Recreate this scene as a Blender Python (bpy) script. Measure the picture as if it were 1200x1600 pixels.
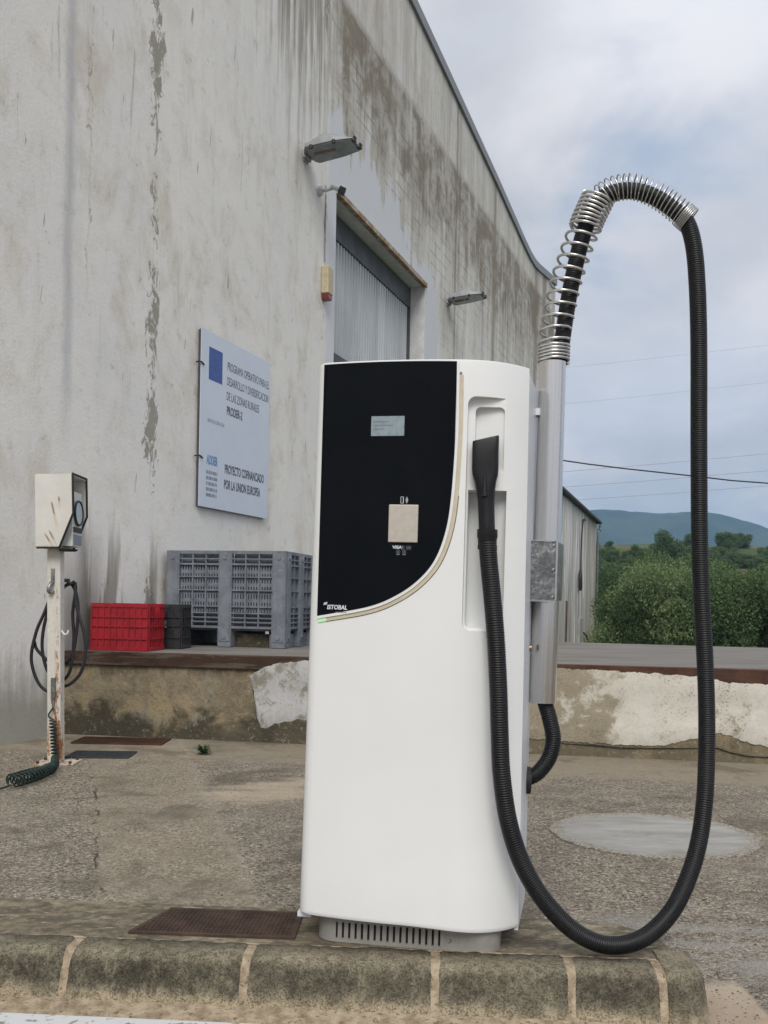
import bpy, bmesh, math, random
from mathutils import Vector, Matrix, noise as mnoise
R = math.radians
S = bpy.context.scene
for o in list(bpy.data.objects):
    bpy.data.objects.remove(o)
COL = S.collection
rnd = random.Random(11)

# ------------------------------------------------------------------ camera
cd = bpy.data.cameras.new('camera')
cam = bpy.data.objects.new('camera', cd)
COL.objects.link(cam)
cd.sensor_fit = 'HORIZONTAL'
cd.sensor_width = 36
cd.lens = 45
cd.shift_y = 0.11667
cd.clip_start = 0.05
cd.clip_end = 6000
cam.matrix_world = Matrix.Translation((0, 0, 1.07)) @ Matrix.Rotation(R(90), 4, 'X') @ Matrix.Rotation(0.018, 4, 'Z')
S.camera = cam

# ------------------------------------------------------------------ exposure
S.view_settings.view_transform = 'Standard'
S.view_settings.look = 'None'
S.view_settings.gamma = 1
S.view_settings.use_curve_mapping = False
S.view_settings.exposure = 0.50
try:
    S.cycles.volume_bounces = 1
    S.cycles.volume_step_rate = 4
    S.cycles.use_denoising = True
    S.cycles.max_bounces = 8
except Exception:
    pass

# ------------------------------------------------------------------ node helper
class NT:
    def __init__(s, tree):
        s.t = tree
        s.t.nodes.clear()
    def put(s, sock, v):
        if isinstance(v, bpy.types.NodeSocket):
            s.t.links.new(v, sock)
        elif isinstance(v, (tuple, list)):
            if sock.type == 'RGBA' and len(v) == 3:
                v = (*v, 1)
            sock.default_value = v
        else:
            if sock.type == 'RGBA':
                v = (v, v, v, 1)
            elif sock.type == 'VECTOR':
                v = (v, v, v)
            sock.default_value = v
    def node(s, typ, ins=None, **props):
        n = s.t.nodes.new(typ)
        for k, v in props.items():
            setattr(n, k, v)
        for k, v in (ins or {}).items():
            s.put(n.inputs[k], v)
        return n
    def m(s, op, a, b=0.0, c=None, clamp=False):
        ins = {0: a, 1: b}
        if c is not None:
            ins[2] = c
        return s.node('ShaderNodeMath', ins, operation=op, use_clamp=clamp).outputs[0]
    def mix(s, f, a, b, blend='MIX'):
        return s.node('ShaderNodeMix', {0: f, 6: a, 7: b}, data_type='RGBA', blend_type=blend).outputs[2]
    def co(s, which='Object'):
        return s.node('ShaderNodeTexCoord').outputs[which]
    def sep(s, v):
        return s.node('ShaderNodeSeparateXYZ', {0: v}).outputs
    def comb(s, x, y, z):
        return s.node('ShaderNodeCombineXYZ', {0: x, 1: y, 2: z}).outputs[0]
    def mul(s, v, k):
        return s.node('ShaderNodeVectorMath', {0: v, 1: k}, operation='MULTIPLY').outputs[0]
    def add(s, v, k):
        return s.node('ShaderNodeVectorMath', {0: v, 1: k}, operation='ADD').outputs[0]
    def noise(s, v, scale, detail=5, rough=.55, dist=0.0, out=0):
        return s.node('ShaderNodeTexNoise', {'Vector': v, 'Scale': scale, 'Detail': detail, 'Roughness': rough, 'Distortion': dist}).outputs[out]
    def vor(s, v, scale, feature='F1', out='Distance', rand=1.0):
        return s.node('ShaderNodeTexVoronoi', {'Vector': v, 'Scale': scale, 'Randomness': rand}, feature=feature).outputs[out]
    def ss(s, v, a, b, lo=0.0, hi=1.0):
        return s.node('ShaderNodeMapRange', {'Value': v, 'From Min': a, 'From Max': b, 'To Min': lo, 'To Max': hi}, interpolation_type='SMOOTHSTEP').outputs[0]
    def ramp(s, f, stops):
        n = s.node('ShaderNodeValToRGB', {0: f})
        e = n.color_ramp.elements
        while len(e) < len(stops):
            e.new(.5)
        for i, (p, c) in enumerate(stops):
            e[i].position = p
            e[i].color = (*c, 1) if isinstance(c, (tuple, list)) else (c, c, c, 1)
        return n.outputs[0]
    def band(s, v, lo, hi, f):
        """1 inside lo..hi with soft edges f"""
        a = s.ss(v, lo - f, lo + f)
        b = s.ss(v, hi - f, hi + f, 1.0, 0.0)
        return s.m('MULTIPLY', a, b)
    def bump(s, h, strength=.5, dist=.01, normal=None):
        ins = {'Height': h, 'Strength': strength, 'Distance': dist}
        if normal is not None:
            ins['Normal'] = normal
        return s.node('ShaderNodeBump', ins).outputs[0]

def material(name, fn, rough=.6, metal=0.0, spec=.5):
    mt = bpy.data.materials.new(name)
    mt.use_nodes = True
    N = NT(mt.node_tree)
    b = N.node('ShaderNodeBsdfPrincipled', {'Roughness': rough, 'Metallic': metal, 'Specular IOR Level': spec})
    out = N.node('ShaderNodeOutputMaterial')
    N.t.links.new(b.outputs[0], out.inputs[0])
    N.b = b
    N.out = out
    r = fn(N)
    if r is not None:
        N.put(b.inputs['Base Color'], r)
    return mt

def plain(name, col, rough=.6, metal=0.0, spec=.5, var=.06, scale=30, bumpy=0.0):
    """one colour with slight uneven wear, never perfectly flat"""
    def f(N):
        v = N.co()
        n = N.noise(v, scale, 4, .6)
        k = N.ss(n, .3, .7)
        dark = tuple(c * (1 - var) for c in col)
        lite = tuple(min(1, c * (1 + var)) for c in col)
        N.put(N.b.inputs['Roughness'], N.m('ADD', rough - .05, N.m('MULTIPLY', k, .1)))
        if bumpy:
            N.put(N.b.inputs['Normal'], N.bump(N.noise(v, scale * 4, 3), bumpy, .003))
        return N.mix(k, dark, lite)
    return material(name, f, rough, metal, spec)

# ------------------------------------------------------------------ world and sun
SUN_EL, SUN_AZ = R(44), R(181)       # behind the camera, veiled by cloud
w = bpy.data.worlds.new('World')
S.world = w
w.use_nodes = True
N = NT(w.node_tree)
sky = N.node('ShaderNodeTexSky', sky_type='NISHITA', sun_disc=False, sun_elevation=SUN_EL, sun_rotation=SUN_AZ,
             air_density=1.2, dust_density=2.0, ozone_density=1.5)
dirv = N.co('Generated')
dx, dy, dz = N.sep(dirv)
# a flat cloud deck seen from below: the direction is carried to a plane overhead
inv = N.m('DIVIDE', 1.0, N.m('ADD', N.m('MAXIMUM', dz, 0.0), .28))
deck = N.comb(N.m('MULTIPLY', dx, inv), N.m('MULTIPLY', dy, inv), 0.0)
n1 = N.noise(N.add(deck, (3.1, 7.4, 0)), 1.5, 5, .5, .4)
n2 = N.noise(N.add(deck, (9.2, 1.3, 4)), 3.4, 5, .55, .3)
# the blue break in the deck
hx = N.m('SUBTRACT', dx, .232)
hz = N.m('SUBTRACT', dz, .415)
hd = N.m('SQRT', N.m('ADD', N.m('MULTIPLY', N.m('MULTIPLY', hx, hx), 1.8), N.m('MULTIPLY', hz, hz)))
gap = N.m('MULTIPLY', N.ss(N.m('ADD', hd, N.m('MULTIPLY', N.m('SUBTRACT', n2, .5), .38)), .0, .15, 1.0, 0.0), N.ss(dy, 0.0, .5))
cover = N.m('SUBTRACT', N.ss(n1, .30, .50, .88, 1.0), N.m('MULTIPLY', gap, .52), clamp=True)
el = N.m('MAXIMUM', dz, 0.0)
lift = N.m('ADD', .76, N.m('MULTIPLY', el, .55))        # an overcast sky is brightest overhead
shade = N.m('ADD', .84, N.m('MULTIPLY', N.ss(N.m('ADD', N.m('MULTIPLY', n1, .6), N.m('MULTIPLY', n2, .4)), .36, .66), .22))
# a greyer bank of cloud hanging over the roof line
bx_ = N.m('SUBTRACT', dx, .06)
bz_ = N.m('SUBTRACT', dz, .50)
bd_ = N.m('SQRT', N.m('ADD', N.m('MULTIPLY', bx_, bx_), N.m('MULTIPLY', N.m('MULTIPLY', bz_, bz_), .5)))
bank = N.m('MULTIPLY', N.ss(N.m('ADD', bd_, N.m('MULTIPLY', N.m('SUBTRACT', n2, .5), .3)), .02, .22, .16, 0.0), N.ss(dy, 0.0, .5))
shade = N.m('SUBTRACT', shade, bank)
lum = N.m('MULTIPLY', N.m('MULTIPLY', lift, shade), 5.85)
warm = N.ss(n2, .42, .68)
tint = N.mix(N.ss(el, .0, .5), (.87, .925, 1.07), (.945, .975, 1.045))
tint = N.mix(N.m('MULTIPLY', warm, .6), tint, (1.03, 1.0, 1.03))
cloud = N.node('ShaderNodeVectorMath', {0: tint, 'Scale': lum}, operation='SCALE').outputs[0]
skyc = N.node('ShaderNodeVectorMath', {0: sky.outputs[0], 1: (1.0, 1.0, 1.0)}, operation='MULTIPLY').outputs[0]
colr = N.mix(cover, skyc, cloud)
# ground half of the world: plain grey earth light
colr = N.mix(N.ss(dz, -.06, -.01), (1.6, 1.5, 1.35), colr)
bg = N.node('ShaderNodeBackground', {'Color': colr, 'Strength': .10})
wo = N.node('ShaderNodeOutputWorld')
N.t.links.new(bg.outputs[0], wo.inputs[0])

sl = bpy.data.lights.new('sun', 'SUN')
sl.energy = 1.5
sl.angle = R(28)
sl.color = (1, .955, .885)
sun = bpy.data.objects.new('sun', sl)
COL.objects.link(sun)
sd = Vector((math.sin(SUN_AZ) * math.cos(SUN_EL), math.cos(SUN_AZ) * math.cos(SUN_EL), math.sin(SUN_EL)))
sun.rotation_euler = sd.to_track_quat('Z', 'Y').to_euler()
sun.location = (-10, -20, 30)

# ------------------------------------------------------------------ mesh helpers
class MB:
    def __init__(s):
        s.v, s.f, s.sm = [], [], []
    def add(s, vs, fs, smooth=False):
        o = len(s.v)
        s.v += [tuple(p) for p in vs]
        for f in fs:
            s.f.append(tuple(i + o for i in f))
            s.sm.append(smooth)
        return s
    def box(s, x0, x1, y0, y1, z0, z1, M=None):
        vs = [Vector(p) for p in ((x0, y0, z0), (x1, y0, z0), (x1, y1, z0), (x0, y1, z0), (x0, y0, z1), (x1, y0, z1), (x1, y1, z1), (x0, y1, z1))]
        if M is not None:
            vs = [M @ p for p in vs]
        return s.add(vs, [(0, 3, 2, 1), (4, 5, 6, 7), (0, 1, 5, 4), (1, 2, 6, 5), (2, 3, 7, 6), (3, 0, 4, 7)])
    def prism(s, poly, axis, a, b, M=None):
        """poly in the two other axes, swept along axis from a to b"""
        n = len(poly)
        def P(p, t):
            if axis == 'x': q = (t, p[0], p[1])
            elif axis == 'y': q = (p[0], t, p[1])
            else: q = (p[0], p[1], t)
            q = Vector(q)
            return M @ q if M is not None else q
        vs = [P(p, a) for p in poly] + [P(p, b) for p in poly]
        fs = [tuple(range(n))[::-1], tuple(range(n, 2 * n))] + [(i, (i + 1) % n, n + (i + 1) % n, n + i) for i in range(n)]
        return s.add(vs, fs)
    def cyl(s, p0, p1, r0, r1=None, n=20, caps=True, smooth=True):
        p0, p1 = Vector(p0), Vector(p1)
        r1 = r0 if r1 is None else r1
        d = (p1 - p0).normalized()
        a = d.orthogonal().normalized()
        b = d.cross(a)
        vs = []
        for p, r in ((p0, r0), (p1, r1)):
            for i in range(n):
                t = 2 * math.pi * i / n
                vs.append(p + (a * math.cos(t) + b * math.sin(t)) * r)
        s.add(vs, [(i, (i + 1) % n, n + (i + 1) % n, n + i) for i in range(n)], smooth)
        if caps:
            s.add(vs, [tuple(range(n))[::-1], tuple(range(n, 2 * n))])
        return s
    def sweep(s, pts, radii, n=16, caps=True, up=None):
        pts = [Vector(p) for p in pts]
        m = len(pts)
        if not hasattr(radii, '__len__'):
            radii = [radii] * m
        tang = [(pts[min(i + 1, m - 1)] - pts[max(i - 1, 0)]).normalized() for i in range(m)]
        a = tang[0].orthogonal().normalized()
        vs = []
        for i in range(m):
            if i:
                a = (a - tang[i] * a.dot(tang[i])).normalized()
            b = tang[i].cross(a)
            for k in range(n):
                t = 2 * math.pi * k / n
                vs.append(pts[i] + (a * math.cos(t) + b * math.sin(t)) * radii[i])
        fs = [(i * n + k, i * n + (k + 1) % n, (i + 1) * n + (k + 1) % n, (i + 1) * n + k) for i in range(m - 1) for k in range(n)]
        s.add(vs, fs, True)
        if caps:
            s.add(vs, [tuple(range(n))[::-1], tuple(range((m - 1) * n, m * n))])
        return s
    def build(s, name, mat, parent=None, bev=0.0, seg=2, shade=None, loc=None, rot=None):
        me = bpy.data.meshes.new(name)
        me.from_pydata(s.v, [], s.f)
        me.polygons.foreach_set('use_smooth', s.sm if shade is None else [shade] * len(s.f))
        me.materials.append(mat)
        me.update()
        o = bpy.data.objects.new(name, me)
        COL.objects.link(o)
        if parent is not None:
            o.parent = parent
        if loc is not None:
            o.location = loc
        if rot is not None:
            o.rotation_euler = rot
        if bev:
            md = o.modifiers.new('bevel', 'BEVEL')
            md.width = bev
            md.segments = seg
            md.limit_method = 'ANGLE'
            md.angle_limit = R(40)
        return o

def tag(o, label=None, cat=None, group=None, kind=None):
    if label: o['label'] = label
    if cat: o['category'] = cat
    if group: o['group'] = group
    if kind: o['kind'] = kind
    return o

def thing(name, label, cat, loc=(0, 0, 0), rot=(0, 0, 0), group=None):
    o = bpy.data.objects.new(name, None)
    COL.objects.link(o)
    o.location = loc
    o.rotation_euler = rot
    o.empty_display_size = .1
    return tag(o, label, cat, group)

def copy_tree(o, parent=None):
    c = o.copy()
    COL.objects.link(c)
    c.parent = parent
    for ch in list(o.children):
        copy_tree(ch, c)
    return c

def spline(pts, step):
    """Catmull-Rom through pts, resampled to even steps"""
    pts = [Vector(p) for p in pts]
    P = [pts[0] * 2 - pts[1]] + pts + [pts[-1] * 2 - pts[-2]]
    out = []
    for i in range(1, len(P) - 2):
        p0, p1, p2, p3 = P[i - 1], P[i], P[i + 1], P[i + 2]
        k = max(4, int((p2 - p1).length / step * 3))
        for j in range(k):
            t = j / k
            out.append(.5 * ((2 * p1) + (p2 - p0) * t + (2 * p0 - 5 * p1 + 4 * p2 - p3) * t * t + (3 * p1 - p0 - 3 * p2 + p3) * t ** 3))
    out.append(P[-2])
    res = [out[0]]
    need = step
    for a, b in zip(out, out[1:]):
        L = (b - a).length
        pos = 0.0
        while L - pos >= need:
            pos += need
            res.append(a.lerp(b, pos / L))
            need = step
        need -= (L - pos)
    res.append(out[-1])
    return res

def interp(tab, x):
    if x <= tab[0][0]: return tab[0][1]
    for (a, va), (b, vb) in zip(tab, tab[1:]):
        if x <= b:
            return va + (vb - va) * (x - a) / (b - a)
    return tab[-1][1]

def fbm(x, y=0.0, z=0.0, o=4):
    return mnoise.fractal(Vector((x, y, z)), .6, 2.0, o)

def text_mesh(name, txt, size, mat, parent, M, extrude=.0004, align='LEFT', xs=1.0, bold=0.0):
    cu = bpy.data.curves.new(name, 'FONT')
    cu.body = txt
    cu.size = size
    cu.align_x = align
    cu.align_y = 'CENTER'
    cu.extrude = extrude
    cu.offset = bold
    cu.resolution_u = 3
    to = bpy.data.objects.new(name, cu)
    COL.objects.link(to)
    dg = bpy.context.evaluated_depsgraph_get()
    me = bpy.data.meshes.new_from_object(to.evaluated_get(dg))
    bpy.data.objects.remove(to)
    bpy.data.curves.remove(cu)
    me.transform(M @ Matrix.Diagonal((xs, 1, 1, 1)))
    me.materials.clear()
    me.materials.append(mat)
    o = bpy.data.objects.new(name, me)
    COL.objects.link(o)
    o.parent = parent
    return o

# text lying on a face that looks along -y: x right, z up
FACE = Matrix.Rotation(R(90), 4, 'X')

# ------------------------------------------------------------------ materials
def f_wall(N):
    v = N.co()
    u, d, z = N.sep(v)
    uz = N.comb(u, z, 0.0)
    streak = N.comb(N.m('MULTIPLY', u, 2.6), N.m('MULTIPLY', z, .22), 0.0)
    streakf = N.comb(N.m('MULTIPLY', u, 9.0), N.m('MULTIPLY', z, .55), 3.0)
    big = N.noise(uz, .55, 5, .6)
    mid = N.noise(uz, 2.3, 6, .65, .4)
    sn = N.noise(streak, 1.0, 6, .62, .3)
    sf = N.noise(streakf, 1.0, 5, .65, .2)
    fine = N.noise(uz, 38, 4, .7)
    c = N.mix(N.ss(big, .35, .68), (.745, .732, .705), (.79, .772, .725))
    c = N.mix(N.m('MULTIPLY', N.ss(mid, .50, .74), .50), c, (.62, .555, .455))
    c = N.mix(N.m('MULTIPLY', N.ss(N.noise(uz, 1.1, 6, .66, .5), .52, .66), .40), c, (.66, .66, .67))
    c = N.mix(N.m('MULTIPLY', N.ss(N.m('ADD', N.m('MULTIPLY', sn, .6), N.m('MULTIPLY', sf, .4)), .54, .72), .35), c, (.49, .46, .41))
    c = N.mix(N.m('MULTIPLY', N.ss(N.noise(streakf, .6, 4), .58, .74), .3), c, (.70, .70, .69))
    # broad grime: soft clouds of grey-beige, dragged downwards
    gm = N.noise(N.comb(N.m('MULTIPLY', u, 1.5), N.m('MULTIPLY', z, .80), 1.0), 1.0, 8, .72, .35)
    c = N.mix(N.m('MULTIPLY', N.ss(gm, .48, .70), .55), c, (.50, .435, .335))
    gm2 = N.noise(N.comb(N.m('MULTIPLY', u, 3.4), N.m('MULTIPLY', z, 1.1), 6.0), 1.0, 9, .75, .4)
    c = N.mix(N.m('MULTIPLY', N.ss(gm2, .58, .72), .34), c, (.41, .365, .295))
    bl = N.noise(uz, 5.5, 8, .74, .3)
    c = N.mix(N.m('MULTIPLY', N.ss(bl, .55, .70), N.ss(gm, .38, .60, .15, .62)), c, (.42, .385, .32))
    pk = N.noise(uz, 15, 6, .75, .4)
    c = N.mix(N.m('MULTIPLY', N.ss(pk, .60, .66), N.ss(bl, .46, .60, .05, .6)), c, (.36, .335, .285))
    jb = N.m('ABSOLUTE', N.m('ADD', N.m('SUBTRACT', u, .74), N.m('MULTIPLY', N.m('SUBTRACT', mid, .5), .12)))
    c = N.mix(N.m('MULTIPLY', N.m('MULTIPLY', N.ss(jb, .0, .10, 1.0, 0.0), N.ss(z, 2.0, 3.0)), N.m('ADD', .25, N.m('MULTIPLY', sf, .5))), c, (.36, .37, .40))
    # dark weeping under the verge between the two halves of the wall
    wp = N.m('MULTIPLY', N.band(N.m('ADD', u, N.m('MULTIPLY', N.m('SUBTRACT', mid, .5), .6)), 4.1, 5.75, .35), N.ss(N.m('ADD', z, N.m('MULTIPLY', N.m('SUBTRACT', sn, .5), 4.0)), 6.2, 8.2))
    c = N.mix(N.m('MULTIPLY', wp, N.ss(sf, .40, .62, .05, .75)), c, (.21, .19, .155))
    # thin dark drips, denser high up
    dr = N.noise(N.comb(N.m('MULTIPLY', u, 16), N.m('MULTIPLY', z, .8), 8.0), 1.0, 5, .7, .6)
    hi = N.ss(z, 2.0, 7.0, .06, .55)
    c = N.mix(N.m('MULTIPLY', N.ss(dr, .60, .70), hi), c, (.17, .16, .14))
    # flaked render along the vertical crack
    def flake(uc, wid, z0, z1, thr, col, amount, cc):
        off = N.m('ABSOLUTE', N.m('ADD', N.m('SUBTRACT', u, uc), N.m('MULTIPLY', N.m('SUBTRACT', mid, .5), .22)))
        near = N.ss(off, 0.0, wid, 1.0, 0.0)
        fl = N.noise(N.comb(N.m('MULTIPLY', u, 12.0), N.m('MULTIPLY', z, 6.0), uc), 1.0, 8, .74, 1.1)
        seg = N.noise(N.comb(uc, N.m('MULTIPLY', z, .9), 2.0), 1.0, 2, .5)
        k = N.m('ADD', N.m('ADD', N.m('MULTIPLY', near, .32), N.m('MULTIPLY', fl, .9)), N.m('MULTIPLY', N.m('SUBTRACT', seg, .5), .7))
        mk = N.ss(k, thr, thr + .035)
        mk = N.m('MULTIPLY', N.m('MULTIPLY', mk, N.band(z, z0, z1, .35)), N.ss(off, wid * .9, wid * 1.3, 1.0, 0.0))
        hair = N.m('MULTIPLY', N.ss(off, .003, .012, 1.0, 0.0), N.m('MULTIPLY', N.band(z, z0, z1, .3), N.ss(seg, .35, .55)))
        mk = N.m('MAXIMUM', mk, N.m('MULTIPLY', hair, .35))
        return N.mix(N.m('MULTIPLY', mk, amount), cc, col), mk
    c, k1 = flake(1.90, .26, .6, 20, .765, (.29, .27, .22), .92, c)
    c, k2 = flake(.98, .14, 3.6, 7.5, .84, (.36, .31, .24), .8, c)
    c, k3 = flake(5.62, .22, 2.0, 20, .80, (.30, .285, .245), .9, c)
        # damp strips low on the wall, standing on the dock
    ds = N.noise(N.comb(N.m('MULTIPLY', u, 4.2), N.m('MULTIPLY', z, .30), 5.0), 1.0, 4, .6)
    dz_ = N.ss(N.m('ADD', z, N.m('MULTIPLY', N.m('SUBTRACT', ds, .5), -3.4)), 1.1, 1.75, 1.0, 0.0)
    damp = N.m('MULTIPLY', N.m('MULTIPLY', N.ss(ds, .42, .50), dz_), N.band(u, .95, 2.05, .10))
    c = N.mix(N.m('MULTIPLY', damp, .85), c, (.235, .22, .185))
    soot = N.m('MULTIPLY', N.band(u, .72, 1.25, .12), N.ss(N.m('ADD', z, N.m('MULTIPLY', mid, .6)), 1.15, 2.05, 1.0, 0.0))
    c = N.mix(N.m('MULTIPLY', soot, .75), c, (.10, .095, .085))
    # bare blockwork ghosting through below the parapet
    br = N.node('ShaderNodeTexBrick', {'Vector': uz, 'Scale': 1.0, 'Brick Width': .4, 'Row Height': .2, 'Mortar Size': .018,
                                       'Mortar Smooth': .6, 'Color1': (0, 0, 0, 1), 'Color2': (.25, .25, .25, 1), 'Mortar': (1, 1, 1, 1)}, offset=.5).outputs[0]
    zone = N.m('MULTIPLY', N.ss(N.m('ADD', u, N.m('MULTIPLY', N.m('SUBTRACT', mid, .5), .5)), 5.55, 6.15),
               N.ss(N.m('ADD', z, N.m('ADD', N.m('MULTIPLY', N.m('SUBTRACT', sn, .5), 3.6), N.m('MULTIPLY', N.m('SUBTRACT', big, .5), 2.0))), 4.6, 7.4))
    below = N.ss(N.m('ADD', z, N.m('MULTIPLY', N.m('SUBTRACT', u, 6.3), -.028)), 8.82, 8.95, 1.0, 0.0)
    wet = N.m('ADD', N.m('MULTIPLY', N.ss(N.m('ADD', N.m('MULTIPLY', sn, .55), N.m('MULTIPLY', sf, .45)), .40, .60), .62), .30)
    wet2 = N.m('MULTIPLY', N.ss(N.noise(uz, 1.1, 5, .6, .4), .40, .62), N.ss(z, 6.6, 8.4))
    bandw = N.m('MULTIPLY', N.m('MULTIPLY', below, N.ss(N.m('ADD', z, N.m('ADD', N.m('MULTIPLY', N.m('SUBTRACT', sn, .5), 3.0), N.m('MULTIPLY', N.m('SUBTRACT', mid, .5), 1.6))), 7.1, 8.0)), N.m('MULTIPLY', N.ss(gm2, .38, .60, .30, .95), N.ss(N.noise(uz, 3.2, 7, .72, .6), .36, .62, .35, 1.0)))
    m1 = N.m('MULTIPLY', zone, N.m('ADD', N.m('ADD', N.m('MULTIPLY', bandw, .62), N.m('MULTIPLY', wet, .50)), N.m('MULTIPLY', N.m('MULTIPLY', wet2, below), .45)), clamp=True)
    c = N.mix(m1, c, (.245, .215, .168))
    joints = N.m('MULTIPLY', N.m('MULTIPLY', N.ss(br, .35, .8), zone), N.m('MULTIPLY', below, N.ss(N.noise(uz, 1.7, 5, .65, .5), .42, .60)))
    c = N.mix(N.m('MULTIPLY', joints, .55), c, (.185, .165, .135))
    # the pale line of the ring beam and the brown runs
    ln = N.m('ABSOLUTE', N.m('ADD', N.m('SUBTRACT', z, 8.86), N.m('ADD', N.m('MULTIPLY', N.m('SUBTRACT', u, 6.3), -.028), N.m('MULTIPLY', N.m('SUBTRACT', N.noise(uz, 6, 3), .5), .12))))
    c = N.mix(N.m('MULTIPLY', N.m('MULTIPLY', N.ss(ln, .02, .07, 1.0, 0.0), N.ss(u, 5.7, 6.2)), N.m('MULTIPLY', N.ss(sf, .35, .6), .65)), c, (.56, .54, .48))
    for uc, wd in ((14.6, .16), (19.2, .22), (20.4, .3), (11.6, .06)):
        o_ = N.m('ABSOLUTE', N.m('ADD', N.m('SUBTRACT', u, uc), N.m('MULTIPLY', N.m('SUBTRACT', mid, .5), .2)))
        c = N.mix(N.m('MULTIPLY', N.ss(o_, wd * .4, wd * 1.3, 1.0, 0.0), N.ss(z, 3.0, 6.5, .1, .65)), c, (.235, .19, .14))
    # repainted white round the loading window
    e1 = N.m('MULTIPLY', N.m('SUBTRACT', mid, .5), 1.1)
    e2 = N.m('MULTIPLY', N.m('SUBTRACT', sn, .5), 2.4)
    pu = N.band(N.m('ADD', u, N.m('MULTIPLY', e1, .12)), 5.72, 10.5, .02)
    pz = N.ss(N.m('ADD', z, N.m('ADD', e2, N.m('ADD', e1, N.m('MULTIPLY', N.m('SUBTRACT', u, 6.0), .16)))), 7.25, 7.33, 1.0, 0.0)
    rep = N.m('MULTIPLY', pu, pz)
    c = N.mix(N.m('MULTIPLY', rep, .93), c, N.mix(N.ss(sf, .55, .75), (.64, .66, .70), (.57, .57, .57)))
    # green-grey damp along the very bottom
    bt = N.m('MULTIPLY', N.ss(N.m('ADD', z, N.m('ADD', N.m('MULTIPLY', N.m('SUBTRACT', sf, .5), .7), N.m('MULTIPLY', N.m('SUBTRACT', mid, .5), .5))), .22, .72, 1.0, 0.0), N.ss(u, .9, 1.0, 1.0, 0.0))
    c = N.mix(N.m('MULTIPLY', bt, .72), c, (.20, .195, .145))
    # scratches
    sc = N.noise(N.comb(N.m('ADD', N.m('MULTIPLY', u, 14), N.m('MULTIPLY', z, -2.0)), N.m('MULTIPLY', z, 2.2), 2.0), 1.0, 2, .5, .3)
    c = N.mix(N.m('MULTIPLY', N.ss(sc, .715, .74), .6), c, (.20, .19, .16))
    c = N.mix(N.ss(fine, .35, .75, .0, .10), c, (.30, .29, .27))
    hgt = N.m('ADD', N.m('MULTIPLY', fine, .4), N.m('SUBTRACT', N.m('MULTIPLY', mid, .5), N.m('MULTIPLY', N.m('ADD', k1, k3), .6)))
    N.put(N.b.inputs['Normal'], N.bump(hgt, .55, .012))
    return c
M_wall = material('weathered_plaster', f_wall, .88, 0, .25)

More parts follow.
